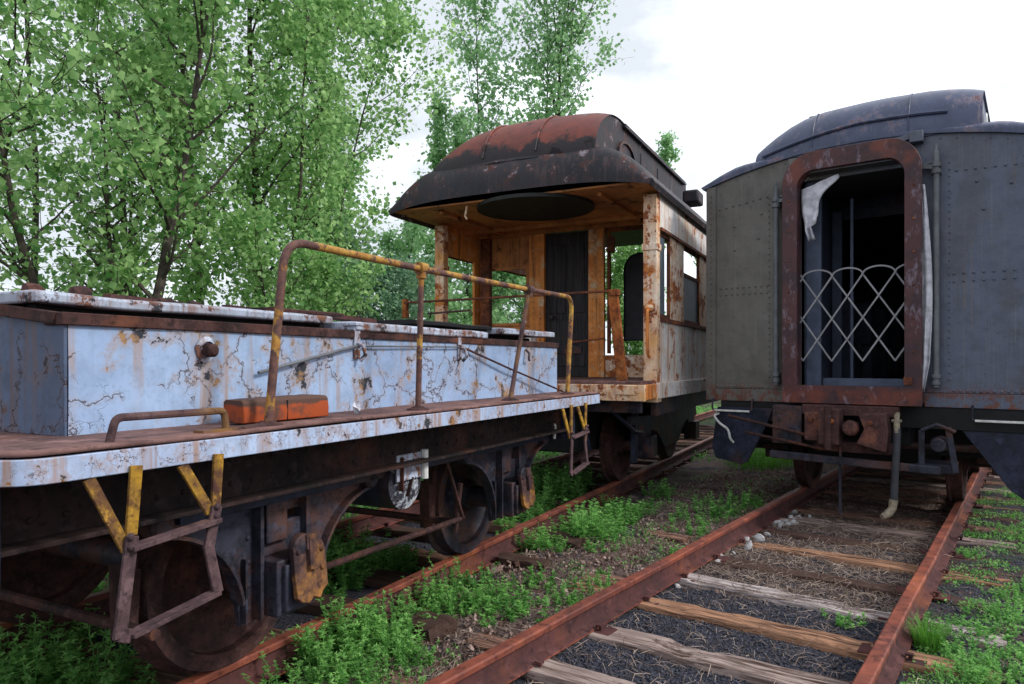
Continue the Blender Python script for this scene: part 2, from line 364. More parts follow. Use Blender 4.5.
# ------------------------------------------------------------------ layout: two tracks that part ahead of the viewer
CA = Vector((-2.115, 3.39, 0)); dA = Vector((.4555, .890, 0)).normalized(); ANG_A = math.atan2(dA.y, dA.x)
CB = Vector((.58, 3.05, 0)); dB = Vector((.599, .801, 0)).normalized(); ANG_B = math.atan2(dB.y, dB.x)
lA = Vector((-dA.y, dA.x, 0)); lB = Vector((-dB.y, dB.x, 0))
def px(x, y, z=0.0):
    """a place on the ground seen at photo pixel (x, y): used once to survey the layout"""
    Y = (CAMZ - z)*F/(y - HY); return Vector(((x-CX)/F*Y, Y, z))
def local(P, C, d, l): r = Vector((P[0], P[1], 0)) - C; return r.dot(d), r.dot(l)
def gz(x, y):
    tA, oA = local((x,y), CA, dA, lA); tB, oB = local((x,y), CB, dB, lB)
    h = noise.noise(Vector((x*1.3, y*1.3, 0)))*.02 + noise.noise(Vector((x*6, y*6, 3)))*.010 + noise.noise(Vector((x*19, y*19, 5)))*.005
    if abs(oB) < .72: h -= .005
    elif oB < -1.5: h -= .03*min(1,(-oB-1.5))
    if abs(oA) < .9: h -= .06
    if oB < -.84: h += .020*min(1,(-oB-.84)*6)+noise.noise(Vector((x*3.5,y*3.5,17)))*.016
    if oB > .84 and oA < -.84: h += .034*min(1,(oB-.84)*6)+noise.noise(Vector((x*3.5,y*3.5,7)))*.02
    if oA > 1.5: h -= .25*min(1,(oA-1.5)/2)
    return h + .005

# ---- ground
def ground():
    def axis(a0, a1, step, far):
        core = list(np.arange(a0, a1+1e-6, step)); lo = []; hi = []; s = step; v = a0
        while v > -far: s *= 1.35; v -= s; lo.append(v)
        s = step; v = a1
        while v < far: s *= 1.35; v += s; hi.append(v)
        return lo[::-1] + core + hi
    xs = axis(-4.5, 6.5, .05, 500); ys = axis(1.0, 11.0, .05, 500)
    nx, ny = len(xs), len(ys); V = np.zeros((nx*ny, 3)); cin = np.zeros(nx*ny); lit = np.zeros(nx*ny); grn = np.zeros(nx*ny)
    for j, y in enumerate(ys):
        for i, x in enumerate(xs):
            k = j*nx+i; far = max(abs(x), abs(y)) > 30
            V[k] = (x, y, gz(x,y) if not far else -.25 if False else gz(x,y))
            tA, oA = local((x,y), CA, dA, lA); tB, oB = local((x,y), CB, dB, lB)
            nn = noise.noise(Vector((x*2.2,y*2.2,9)))*.6 + noise.noise(Vector((x*7,y*7,2)))*.4
            near = 1/(1+math.exp(min(60,(tB-2.6+nn*1.2)*3)))
            if abs(oB) < .8: cin[k] = .25+.75*near; lit[k] = 1-near
            if oB < -.8: grn[k] = .5+nn; cin[k] = .55+nn
            if oB > .8 and oA < -.8: lit[k] = .7+nn; cin[k] = .3-nn
            if abs(oA) <= .8: cin[k] = 1
            if oA > 1.6: grn[k] = .6+nn
            if abs(x) > 14 or y > 16: grn[k] = .8
    idx = np.arange(nx*ny).reshape(ny, nx)
    Fc = np.stack([idx[:-1,:-1], idx[:-1,1:], idx[1:,1:], idx[1:,:-1]], -1).reshape(-1, 4)
    g = G('ground_soil')
    def at(n): a = g.n.new('ShaderNodeAttribute'); a.attribute_name = n; return a.outputs['Fac']
    n1 = g.noise(14,8,.7); n2 = g.noise(60,6,.7); n3 = g.noise(3,5,.6); vo = g.vor(55, feature='F1')
    soil = g.mix(g.ramp(n1,.35,.65), (.045,.030,.026), (.125,.085,.070))
    cinc = g.mix(g.ramp(vo,.2,.6), (.018,.019,.027), (.055,.056,.075))
    strw = g.mix(g.ramp(g.noise(1,7,.7,vec=g.map((30,90,30)), dist=2),.45,.62), (.07,.048,.042), (.28,.205,.185))
    grnc = g.mix(g.ramp(n1,.4,.6), (.022,.035,.014), (.045,.085,.022))
    col = g.mix(g.ramp(g.math('ADD', g.math('SUBTRACT', at('lit'), .5), n1),.3,.75), soil, strw)
    col = g.mix(g.ramp(g.math('ADD', g.math('SUBTRACT', at('cin'), .5), n3),.35,.7), col, cinc)
    col = g.mix(g.ramp(g.math('ADD', g.math('SUBTRACT', at('grn'), .5), n1),.55,.95), col, grnc)
    g.bump(g.mix(.5, n1, n2), .9, .03); g.done(col, .95, 0, .15)
    ob = raw_mesh('ground', V, Fc, g.m, smooth=True); ob['kind'] = 'structure'
    for nm, arr in (('cin',cin),('lit',lit),('grn',grn)):
        a = ob.data.attributes.new(nm,'FLOAT','POINT'); a.data.foreach_set('value', np.clip(arr,0,1).astype(np.float32))
ground()

# ---- rails
def rail(C, ang, side, t0, t1, label, seed):
    e = empty('rail', (C.x, C.y, 0), ang, label, 'rail')
    y0 = side*.75; mb = MB(); zb = .035; H = RT-zb
    n = int((t1-t0)/.25)+1
    prof = [(-.066,0),(.066,0),(.066,.010),(.018,.028),(.009,.045),(.009,.112),(.034,.122),(.036,H-.008),(.028,H),(-.028,H),(-.036,H-.008),(-.034,.122),(-.009,.112),(-.009,.045),(-.018,.028),(-.066,.010)]
    k = len(prof); o = 0
    for i in range(n):
        t = t0+(t1-t0)*i/(n-1); w = noise.noise(Vector((t*.8,seed,0)))*.008
        mb.v += [(t, y0+p[0]+w, zb+p[1]) for p in prof]
    for i in range(n-1):
        for j in range(k):
            mb.f.append((i*k+j, i*k+(j+1)%k, (i+1)*k+(j+1)%k, (i+1)*k+j))
    mb.f.append(tuple(range(k))); mb.f.append(tuple(n*k-1-j for j in range(k)))
    r = mb.build('rail_section', M['rail'], e)
    r.data.materials.append(M['rail_web'])
    for i, p in enumerate(r.data.polygons):
        z = sum(r.data.vertices[v].co.z for v in p.vertices)/len(p.vertices)
        if z < zb+.115 and z > zb+.012: p.material_index = 1
    sp = MB()
    return e, sp, y0
def finish_rail(e, sp, y0, ts):
    pl = MB()
    for t in ts:
        for s in (-1, 1):
            M4 = Matrix.Translation((t+.03*s, y0+s*.088, .047))
            sp.box((-.009,-.009,-.03),(.009,.009,.014), M4); sp.box((-.016,-.022+(-s)*.008,.010),(.016,.016+(-s)*.008,.022), M4)
        pl.box((t-.07,y0-.16,.026),(t+.07,y0+.16,.0345))
    for t in ts:
        q = MB(); q.box((t-.07,y0-.16,.026),(t+.07,y0-.001,.0345)); q.box((t-.07,y0+.001,.026),(t+.07,y0+.16,.0345))
        for s in (-1, 1):
            M4 = Matrix.Translation((t+.03*s, y0+s*.088, .047)); q.box((-.009,-.009,-.02),(.009,.009,.014), M4); q.box((-.016,-.022+(-s)*.008,.010),(.016,.016+(-s)*.008,.022), M4)
        q.build1('tie_plate', M['rail_web'], e)
SP = .62
tiesB = [1.427 + SP*k for k in range(-4, 26)]
tiesA = [-.35 + SP*k for k in range(-5, 27)]
for (C, ang, side, t0, t1, lab, sd, ts) in (
    (CB, ANG_B, 1, -2.0, 24, 'rusty steel rail on the left of the open track leading under the grey coach', 1, tiesB),
    (CB, ANG_B, -1, -2.0, 26, 'rusty steel rail on the right of the open track, beside the grass tuft', 2, tiesB),
    (CA, ANG_A, -1, -2.2, 26, 'rusty rail under the near wheels of the blue flatcar, half hidden by weeds', 3, tiesA),
    (CA, ANG_A, 1, -2.2, 26, 'far rail in deep shadow beneath the blue flatcar', 4, tiesA)):
    e, sp, y0 = rail(C, ang, side, t0, t1, lab, sd); finish_rail(e, sp, y0, ts)

# ---- ties
def tie_mesh(seed):
    nx, w, L = 60, .20, 2.45; ny = 6; V = []; Fc = []
    rnd = random.Random(seed)
    prof = [(-.5,-.12),(-.5,0.0),(-.46,.012),(-.2,.014),(.05,.013),(.25,.014),(.46,.012),(.5,0.0),(.5,-.12)]
    k = len(prof)
    for i in range(nx+1):
        x = -L/2 + L*i/nx
        for j, (a, b) in enumerate(prof):
            y = a*w; z = b
            q = Vector((x*2.5, y*9, seed*7.1)); d = noise.noise(q)*.012 + noise.noise(Vector((x*1.1, y*30, seed)))*.012
            if 0 < j < k-1: z += d - max(0, noise.noise(Vector((x*3,y*14,seed+40)))-.15)*.09
            y += noise.noise(Vector((x*2.2, j>4, seed*3)))*.022 + noise.noise(Vector((x*11, j>4, seed*5)))*.010
            xe = x
            if i in (0, nx): xe = x + noise.noise(Vector((y*20, b*9, seed)))*.05
            V.append((xe, y, z))
    for i in range(nx):
        for j in range(k-1): Fc.append((i*k+j, (i+1)*k+j, (i+1)*k+j+1, i*k+j+1))
    V0 = len(V)
    mb = MB(); mb.v = V; mb.f = Fc + [tuple(range(k)), tuple(nx*k+j for j in reversed(range(k)))]
    return mb
tie_src = [tie_mesh(s).build('railway_tie', M['tie'], None) for s in range(6)]
tie_dat = [o.data for o in tie_src]
for o in tie_src: bpy.data.objects.remove(o)
GREY=(.54,.47,.46,1); SILV=(.40,.31,.28,1); ORG=(.44,.235,.14,1); BRN=(.30,.165,.12,1); DRK=(.09,.055,.045,1)
tinfo = {0:(BRN,'brown'),1:(BRN,'brown'),2:(SILV,'grey brown weathered railway tie cut by the bottom edge of the photo left of centre'),
 3:(SILV,'wide grey brown railway tie second from the bottom of the open track'),
 4:(ORG,'orange brown split railway tie third from the bottom of the open track'),
 5:(GREY,'pale silver grey railway tie fourth from the bottom of the open track'),
 6:(DRK,'dark broken railway tie half buried in straw just beyond the silver grey one'),
 7:(ORG,'reddish brown railway tie beside the larger pale stones'),
 8:(DRK,'brown railway tie buried in straw beside the far pale stones')}
def add_tie(C, ang, d, t, col, lab, k, z, group, off=0):
    o = bpy.data.objects.new('railway_tie', tie_dat[k % 6]); COL.objects.link(o)
    p = C + d*t + Vector((-d.y, d.x, 0))*off
    o.location = (p.x, p.y, z); o.rotation_euler = (random.uniform(-.01,.01), random.uniform(-.008,.008), ang+math.pi/2+random.uniform(-.02,.02)); o.color = col
    tag(o, lab, 'railway tie', group)
for k, t in enumerate(tiesB):
    col, lab = tinfo.get(k+0, (random.choice((BRN,DRK,BRN,SILV)), None))
    if k < 2: lab = 'brown railway tie of the open track nearest the viewer'
    if lab is None: lab = 'weathered brown railway tie in the straw approaching the grey coach' if t < 6 else 'dark railway tie in the shadow beneath the grey coach'
    add_tie(CB, ANG_B, dB, t, col, lab, k*5+1, .024 if k not in (6,8,10) else .014, 'ties of the open track')
for k, t in enumerate(tiesA):
    lab = 'dark old railway tie end poking out of the weeds beside the blue flatcar' if -1 < t < 3.6 else 'dark railway tie under the cars on the left track'
    add_tie(CA, ANG_A, dA, t, random.choice((DRK,BRN,DRK)), lab, k*3+2, .012, 'ties of the left track', off=-.12)

# ------------------------------------------------------------------ rolling stock pieces
def wheel(parent, x, side, r=.42, m=None):
    y = side*.72; s = side
    prof = [(.06,s*.10),(.10,s*.10),(.12,s*.035),(.20,s*.0),(.31,s*.01),(r-.075,s*.03),(r-.068,s*.066),(r,s*.066),(r+.004,-s*.03),(r+.03,-s*.045),(r+.03,-s*.06),(r+.01,-s*.068),(r-.07,-s*.066),(r-.08,-s*.02),(.2,-s*.03),(.12,-s*.05),(.06,-s*.08)]
    mb = MB().lathe(prof, (x, y, r), 'y', 56); 
    return mb.build('wheel', m or M['iron'], parent, smooth=30)
def arcpts(cx, cz, r, a0, a1, n): return [(cx+r*math.cos(math.radians(a0+(a1-a0)*i/n)), cz+r*math.sin(math.radians(a0+(a1-a0)*i/n))) for i in range(n+1)]
def bolt_row(mb, p0, p1, n, nrm, r=.013, h=.009):
    p0 = Vector(p0); p1 = Vector(p1)
    for i in range(n): mb.rivet(p0.lerp(p1, i/max(1,n-1)), nrm, r, h)

# ================================================================== BLUE FLATCAR
car = empty('service_flatcar', (CA.x, CA.y, RT), ANG_A, 'pale blue service flatcar with cracked paint, long low housing and bent yellow pipe handrail', 'flatcar')
X0, X1, YE = -1.06, 3.24, 1.5
ZB, ZT = 1.08, 1.150
# deck plate, slightly buckled, overhanging corners rounded
def deckplate():
    mb = MB(); nx, ny = 60, 30
    for i in range(nx+1):
        for j in range(ny+1):
            x = X0+(X1-X0)*i/nx; y = -YE+2*YE*j/ny
            c = .12
            if x < X0+c and abs(y) > YE-c:
                ax = X0+c-x; ay = abs(y)-(YE-c); q = math.hypot(ax,ay)
                if q > c: x = X0+c-ax*c/q; y = math.copysign(YE-c+ay*c/q, y)
            z = ZT+.004+noise.noise(Vector((x*1.7,y*3,1)))*.006
            mb.v.append((x,y,z))
    for i in range(nx):
        for j in range(ny): a = i*(ny+1)+j; mb.f.append((a,a+ny+1,a+ny+2,a+1))
    return mb
dk = deckplate().build('deck', M['rust_deck'], car)
so = dk.modifiers.new('s','SOLIDIFY'); so.thickness = .012; so.offset = 1
# side sill (fascia)
def outline(x0,x1,y,c,n=6):
    p = [(x1,-y),(x1,y)]
    p += [(x0+c-c*math.sin(math.radians(a)), y-c+c*math.cos(math.radians(a))) for a in [90*i/n for i in range(n+1)]]
    p += [(x0+c-c*math.cos(math.radians(a)), -y+c-c*math.sin(math.radians(a))) for a in [90*i/n for i in range(n+1)]]
    return p
mb = MB().ring(outline(X0-.004,X1+.004,YE+.004,.12), outline(X0+.03,X1-.03,YE-.03,.09), 'z', ZB, ZT-.001)
mb.jitter(.003, 3)
mb.build('side_sill', M['blue_edge'], car, .003)
# housing
HT0, HY_ = -.707, 1.14; HX1 = 3.215; ZS = 1.535; RIDGE = 1.67
def housing_side(side):
    mb = MB(); nx = 60; nz = 6
    for i in range(nx+1):
        for j in range(nz+1):
            x = HT0+.002+(HX1-HT0-.004)*i/nx; z = ZT+.014+(ZS-ZT-.014)*j/nz
            mb.v.append((x, side*(HY_+noise.noise(Vector((x*2,z*3,side*5)))*.006), z))
    for i in range(nx):
        for j in range(nz): a = i*(nz+1)+j; mb.f.append((a,a+nz+1,a+nz+2,a+1))
    return mb
for s in (-1, 1):
    o = housing_side(s).build('housing_side', M['blue'], car)
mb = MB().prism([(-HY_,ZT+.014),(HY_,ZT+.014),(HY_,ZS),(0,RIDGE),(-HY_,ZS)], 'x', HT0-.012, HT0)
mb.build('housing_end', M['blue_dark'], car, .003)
mb = MB().prism([(-HY_,ZT+.014),(HY_,ZT+.014),(HY_,ZS),(0,RIDGE),(-HY_,ZS)], 'x', HX1, HX1+.012)
mb.build('housing_end', M['blue'], car, .003)
mb = MB()
mb.prism([(-HY_+.01,ZS-.02),(0,RIDGE-.02),(HY_-.01,ZS-.02),(HY_-.01,ZS+.004),(0,RIDGE+.004),(-HY_+.01,ZS+.004)], 'x', HT0+.01, HX1-.01)
mb.build('housing_roof', M['rust_brown'], car)
# rusty coping angle round the top edge
mb = MB()
for s in (-1, 1):
    mb.box((HT0-.025, s*(HY_+.012), ZS-.012), (HX1+.02, s*(HY_-.09), ZS+.028))
mb.jitter(.004, 5)
mb.build('coping', M['rust_brown'], car, .003)
mb = MB()
for s in (-1,1): mb.bar((HT0-.016, s*HY_*.98, ZS+.008), (HT0-.016, 0, RIDGE+.008), .03, .04)
mb.build('coping', M['rust_brown'], car, .003)
mb = MB()
def slope_z(y): return RIDGE+(ZS-RIDGE)*abs(y)/HY_
def lid(x0, x1, yA, yB, lift, th, tilt=0):
    mb = MB(); n = 24
    vs = []
    for i in range(n+1):
        x = x0+(x1-x0)*i/n; w = noise.noise(Vector((x*3,lift*9,2)))*.006
        za = slope_z(yA)+lift+w+tilt*i/n; zb = slope_z(yB)+lift+w+tilt*i/n
        e = noise.noise(Vector((x*6,1,2)))*.006
        vs += [(x,yA+e,za),(x,yA+e*.6,za+th),(x,(yA+yB)/2,(za+zb)/2+th+.006),(x,yB,zb+th),(x,yB,zb)]
    mb.v = vs
    for i in range(n):
        for j in range(5): mb.f.append((i*5+j, i*5+(j+1)%5, (i+1)*5+(j+1)%5, (i+1)*5+j))
    mb.f.append((4,3,2,1,0)); mb.f.append(tuple(n*5+j for j in range(5)))
    return mb
def flat_lid(x0, x1, yA, yB, z, th):
    mb = MB(); n = 24
    for i in range(n+1):
        x = x0+(x1-x0)*i/n; w = noise.noise(Vector((x*3,z*9,2)))*.007; e = noise.noise(Vector((x*6,1,2)))*.006
        mb.v += [(x,yA+e,z+w),(x,yA+e*.6-.002,z+th+w),(x,yA+.03,z+th+w+.006),(x,yB,z+th+w+.01),(x,yB,z+w)]
    for i in range(n):
        for j in range(5): mb.f.append((i*5+j, i*5+(j+1)%5, (i+1)*5+(j+1)%5, (i+1)*5+j))
    mb.f.append((4,3,2,1,0)); mb.f.append(tuple(n*5+j for j in range(5)))
    return mb
flat_lid(-.74,.66,-1.03,-.06,1.594,.036).build('hatch_lid', M['lid_white'], car, .008)
flat_lid(.34,.80,-.98,-.3,1.642,.014).build('hatch_lid', M['rust_brown'], car, .002)
flat_lid(.68,2.02,-1.165,-.06,1.562,.040).build('hatch_lid', M['lid_white'], car, .008)
flat_lid(1.35,2.28,-1.05,-.06,1.632,.022).build('hatch_lid', M['black'], car, .002)
flat_lid(2.29,3.20,-1.13,-.06,1.606,.038).build('hatch_lid', M['lid_white'], car, .006)
flat_lid(-.66,3.1,.06,1.10,1.60,.04).build('hatch_lid', M['lid_white'], car, .006)
MB().box((-.70,-.95,ZS-.01),(3.1,-.9,1.60)).build('lid_curb', M['black'], car)
# hinge lumps and dark scraps along the top
mb = MB()
for x, y, r in ((-.63,-.72,.028),(-.50,-.78,.026),(-.33,-.70,.020),(-.12,-.74,.017),(.05,-.7,.017)):
    mb.lathe([(0,-.03),(r*.8,-.028),(r,-.01),(r,.02),(r*.6,.035),(0,.038)], (x,y-.08,1.655), 'x', 10)
for x0_, x1_ in ((-.36,-.02),(.2,.55),(.9,1.3)): mb.bar((x0_,-.80,1.655),(x1_,-.78,1.648),.05,.024)
mb.jitter(.008, 20).build('hinge', M['rust_brown'], car)
# tow boss
b = MB().lathe([(0,0),(.044,0),(.046,-.006),(.03,-.012),(.028,-.020)], (-.194,-HY_-.006,1.452), 'y', 18); b.jitter(.010,22).build('boss_plate', M['lid_white'], car)
MB().lathe([(0,-.062),(.016,-.060),(.026,-.048),(.026,-.02),(.022,0)], (-.194,-HY_-.006,1.448), 'y', 14).build('tow_boss', M['rust_brown'], car)
# rods on the side
yr = -HY_-.022
MB().tube([(.057,yr,1.36),(.68,yr,1.484)], .007, 8).build('stay_rod', M['pipe_grey'], car)
MB().tube([(.68,yr,1.484),(1.69,yr,1.500)], .0045, 8).build('stay_rod', M['pipe_grey'], car)
MB().tube([(1.66,yr,1.506),(2.3,yr-.02,1.36),(3.18,yr-.05,1.17)], .0075, 8).build('stay_rod', M['rust_brown'], car)
for x in (.70, 1.68):
    mb = MB(); mb.box((x-.022,-HY_-.014,1.42),(x+.022,-HY_-.004,1.59)); mb.tube([(x,-HY_-.014,1.50),(x,-HY_-.05,1.485),(x+.01,-HY_-.055,1.44),(x,-HY_-.03,1.41)], .011, 8); mb.box((x-.03,-HY_-.03,1.585),(x+.03,-HY_+.06,1.60))
    mb.build('latch', M['lid_white'], car, .003)
mb = MB(); mb.tube([(2.62,-HY_-.01,1.50),(2.62,-HY_-.04,1.47),(2.60,-HY_-.045,1.43),(2.64,-HY_-.03,1.42)], .009, 8); mb.build('hook', M['iron'], car)
# handrail
YR = -1.42; ZR = 1.875
rl = rounded([(-.137,YR,1.16),(-.05,YR,ZR),(.87,YR,ZR-.003),(2.115,YR+.01,ZR+.012),(2.865,YR,ZR+.02),(2.77,YR,1.165)], .11, 8)
hr = MB().tube(rl, .0165, 14).build('handrail', M['yellow_pipe'], car)
for (xb, xt, zt_) in ((.839,.87,1.875),(1.84,2.115,1.885)):
    p = MB().tube([(xb,YR,1.16),(xt,YR,zt_)], .0145, 12).tube([(xt-.03,YR,zt_),(xt+.03,YR,zt_)], .031, 12).tube([(xt,YR,zt_-.05),(xt,YR,zt_+.012)], .026, 12)
    p.build('rail_post', M['yellow_pipe'] if xb < 1 else M['pipe'], hr)
for xb in (-.137,.839,1.84,2.77):
    MB().lathe([(.0,.016),(.028,.016),(.034,.010),(.055,.004),(.058,-.004)], (xb,YR,1.168), 'z', 14).build('flange', M['rust_brown'], hr)
MB().tube(rounded([(-.765,-1.44,1.163),(-.745,-1.44,1.238),(-.355,-1.44,1.236),(-.345,-1.44,1.163)], .022, 5), .0125, 10).bar((-.45,-1.43,1.168),(-.12,-1.43,1.170),.05,.012).build('grab_bar', M['pipe'], car)
MB().tube(rounded([(-1.09,-1.40,1.10),(-1.14,-1.44,1.08),(-1.15,-1.44,.86),(-1.10,-1.40,.82)], .04, 5), .013, 10).build('grab_bar', M['white_iron'], car)
# stirrup steps
def step(x0, w, zb):
    e = MB()
    x1 = x0+w; y = -YE-.012
    e.bar((x0+.03,y,ZB+.02),(x0+.015,y,.90),.036,.012,(0,1,0)); e.bar((x0-.10,y+.02,ZB),(x0,y,.86),.034,.012,(0,1,0)); 
    e.bar((x1+.03,y,ZB+.02),(x1+.02,y,.93),.036,.012,(0,1,0)); e.bar((x1-.09,y+.02,ZB),(x1,y,.91),.034,.012,(0,1,0))
    e.jitter(.004,9); o = e.build('stirrup_step', M['yellow'], car, .002)
    q = MB()
    q.bar((x0+.01,y-.012,.90),(x0-.035,y-.02,zb+.01),.038,.012,(0,1,0)); q.bar((x1+.015,y-.012,.93),(x1-.02,y-.016,.80),.038,.012,(0,1,0)); q.bar((x1-.02,y-.016,.81),(x1+.012,y-.02,zb+.045),.036,.012,(0,1,0))
    q.bar((x0-.03,y-.02,zb+.02),(x0,y-.02,zb+.005),.014,.04); q.bar((x0-.005,y-.02,zb+.008),(x1+.01,y-.02,zb+.05),.045,.014)
    q.bar((x0,y-.014,.865),(x1+.02,y-.014,.885),.045,.016)
    for p in ((x0,.9),(x0,.87),(x1+.01,.93),(x1+.01,.90)): q.rivet((p[0],y-.02,p[1]),(0,-1,0),.013,.012)
    q.jitter(.004,9); q.build('rung', M['step_rust'], o, .002)
step(-.76,.29,.605); step(2.60,.28,.60)
# underframe
mb = MB()
for s in (-1,1):
    mb.box((X0+.05,s*1.20,.86),(X1-.05,s*1.13,1.068)); mb.box((X0+.05,s*1.29,.86),(X1-.05,s*1.195,.876)); mb.box((X0+.05,s*1.29,1.05),(X1-.05,s*1.195,1.067))
    bolt_row(mb, (X0+.1,s*1.201,.93), (X1-.1,s*1.201,.93), 40, (0,s,0)); bolt_row(mb, (X0+.1,s*1.201,1.02), (X1-.1,s*1.201,1.02), 40, (0,s,0))
for x in np.arange(X0+.1, X1-.05, .42): mb.box((x,-1.12,.92),(x+.06,1.12,1.066))
for s in (-1,1): mb.box((X0+.02,s*.32,.74),(X1-.02,s*.20,1.05))
mb.build('underframe', M['frame_dark'], car, .003)
mb = MB()
for x in (X0+.02, X1-.08): mb.box((x,-1.3,.78),(x+.06,1.3,1.066))
mb.build('end_beam', M['iron_blue'], car, .004)
# running gear
def pedestal(tc, s):
    y0 = s*1.06; y1 = s*1.085
    poly = [(tc-.62,.955),(tc+.62,.955),(tc+.60,.80)] + arcpts(tc+.64,.34,.42,96,172,9) + [(tc+.21,.30),(tc+.13,.30),(tc+.125,.74),(tc-.125,.74),(tc-.13,.30),(tc-.21,.30)] + arcpts(tc-.64,.34,.42,8,84,9) + [(tc-.62,.80)]
    mb = MB().prism(poly, 'y', y0, y1)
    # rim flange following the outline
    for arc in (arcpts(tc+.64,.34,.42,96,172,9), arcpts(tc-.64,.34,.42,8,84,9)):
        for i in range(len(arc)-1): mb.bar((arc[i][0],s*1.095,arc[i][1]),(arc[i+1][0],s*1.095,arc[i+1][1]),.07,.016,(0,1,0) if False else (0,0,1))
    mb.bar((tc-.62,s*1.10,.945),(tc+.62,s*1.10,.945),.06,.02)
    for q in (-1,1):
        mb.bar((tc+q*.135,s*1.11,.31),(tc+q*.135,s*1.11,.93),.05,.02,(1,0,0)); mb.bar((tc+q*.20,s*1.10,.31),(tc+q*.20,s*1.10,.58),.03,.012,(1,0,0))
        for z in (.36,.46,.56,.66,.80,.88): mb.rivet((tc+q*.17,s*1.086,z),(0,s,0),.013,.010)
        mb.lathe([(0,s*.06),(.035,s*.06),(.05,s*.045),(.05,-s*.02)], (tc+q*.60,s*1.085,.80), 'y', 16)
    for x in np.arange(tc-.5,tc+.51,.1): mb.rivet((x,s*1.086,.90),(0,s,0),.012,.009)
    return mb
def journal(tc, s, par):
    mb = MB()
    mb.box((tc-.115,s*1.02,.32),(tc+.115,s*1.20,.56)); mb.box((tc-.09,s*1.195,.34),(tc+.09,s*1.225,.54)); mb.lathe([(0,s*.0),(.06,0),(.06,s*.04),(0,s*.05)], (tc,s*1.20,.60), 'y', 14)
    mb.box((tc-.13,s*1.03,.56),(tc+.13,s*1.10,.70)); mb.box((tc-.10,s*1.11,.62),(tc+.02,s*1.125,.84))
    j = mb.build('journal_box', M['iron'], par, .008)
    q = MB(); ys = s*1.245
    T = Matrix.Translation((tc+.02,ys,.50)) @ Matrix.Rotation(.16*s,4,'X') @ Matrix.Rotation(.10,4,'Y')
    pts = [(-.095,.10),(-.05,.125),(-.01,.12),(.03,.13),(.08,.12),(.10,.08),(.105,-.08),(.075,-.10),(.055,-.13),(.015,-.115),(-.01,-.14),(-.055,-.13),(-.08,-.11),(-.09,-.02)]
    n = len(pts); vs = [T @ Vector((a, -.012, b)) for a,b in pts] + [T @ Vector((a, .012, b)) for a,b in pts]
    q.add(vs, [tuple(range(n)), tuple(range(2*n-1,n-1,-1))] + [(i,i+n,(i+1)%n+n,(i+1)%n) for i in range(n)])
    q.box((-.02,-.035*1,.0),(.025,.035,.14),T); q.box((-.03,-.03,.085),(.04,.03,.15),T)
    for a,b in ((-.07,.08),(.07,.08),(.07,.0)): q.rivet(T@Vector((a,s*.012,b)),(0,s,0),.014,.014)
    q.build('journal_lid', M['lid_rust'], j, .003)
WH = (.24, 2.42)
for tc in WH:
    for s in (-1,1):
        wheel(car, tc, s, .42, M['rust_brown'] if tc < 1 else M['iron']); pedestal(tc, s).build('pedestal_frame', M['iron'], car, .002); journal(tc, s, car)
    MB().tube([(tc,-1.05,.42),(tc,1.05,.42)], .075, 20).build('axle', M['iron'], car)
mb = MB()
for s in (-1,1):
    mb.bar((-.3,s*1.13,.82),(3.0,s*1.13,.82),.03,.05)
    for tc in WH:
        for k in range(5): mb.bar((tc-.5+k*.07,s*1.0,.78+k*.018),(tc+.5-k*.07,s*1.0,.78+k*.018),.08,.014)
mb.build('leaf_spring', M['iron_blue'], car, .002)
mb = MB()
for tc in WH:
    for q in (-1,1):
        for s in (-1,1):
            mb.prism([(tc+q*(.455),.30),(tc+q*.52,.28),(tc+q*.53,.60),(tc+q*.44,.56)], 'y', s*.70, s*.78); mb.bar((tc+q*.50,s*.80,.58),(tc+q*.48,s*.80,.98),.02,.05)
    mb.tube([(tc-.5,-.95,.34),(tc-.5,.95,.34)], .025, 8)
mb.build('brake_shoe', M['rust_brown'], car, .003)
MB().tube([(.55,-.97,.37),(1.95,-.99,.36)], .018, 8).tube([(1.93,-.96,.27),(1.93,-1.0,.60)], .02, 8).tube([(1.72,-1.02,.80),(1.97,-1.0,.36)], .012, 8).build('brake_rod', M['rust_brown'], car)
# reservoir hanging across the frame with a flaked white end
tk = MB().lathe([(0,-1.19),(.10,-1.185),(.145,-1.17),(.152,-1.15),(.152,-.35),(.13,-.30),(0,-.28)], (1.07,0,.755), 'y', 32).build('air_reservoir', M['iron_blue'], car)
M['tank_end'] = paint('flaked_tank_end', (.62,.66,.72), (.4,.44,.5), under=(.02,.022,.035), chip=1.25, streak=.2, crack=.6, rustc=(.03,.033,.05), scale=2)
MB().lathe([(0,-1.197),(.10,-1.192),(.148,-1.176)], (1.07,0,.755), 'y', 32).build('tank_end', M['tank_end'], tk)
MB().bar((.95,-1.205,.84),(1.21,-1.205,.84),.012,.14,(0,0,1)).build('tank_plate', M['lid_white'], tk, .003)
mb = MB(); mb.tube([(1.19,-1.22,.92),(1.19,-1.22,.76)], .022, 10); mb.build('drain_pipe', M['white_iron'], tk)
mb = MB(); mb.bar((.98,-1.216,.90),(.98,-1.216,.72),.03,.01,(1,0,0)); mb.bar((1.09,-1.206,.78),(1.05,-1.206,.68),.02,.01,(1,0,0)); mb.build('hanger_strap', M['rust_brown'], tk)
MB().tube([(2.98,-1.16,.98),(3.05,-1.2,.90),(3.03,-1.2,.80)], .012, 8).build('pipe_end', M['white_iron'], car)
# coupler block at the near end
MB().box((X0-.02,-.2,.62),(X0-.35,.2,.98)).box((X0-.3,-.14,.6),(X0-.55,.16,.9)).build('coupler', M['iron'], car, .02)
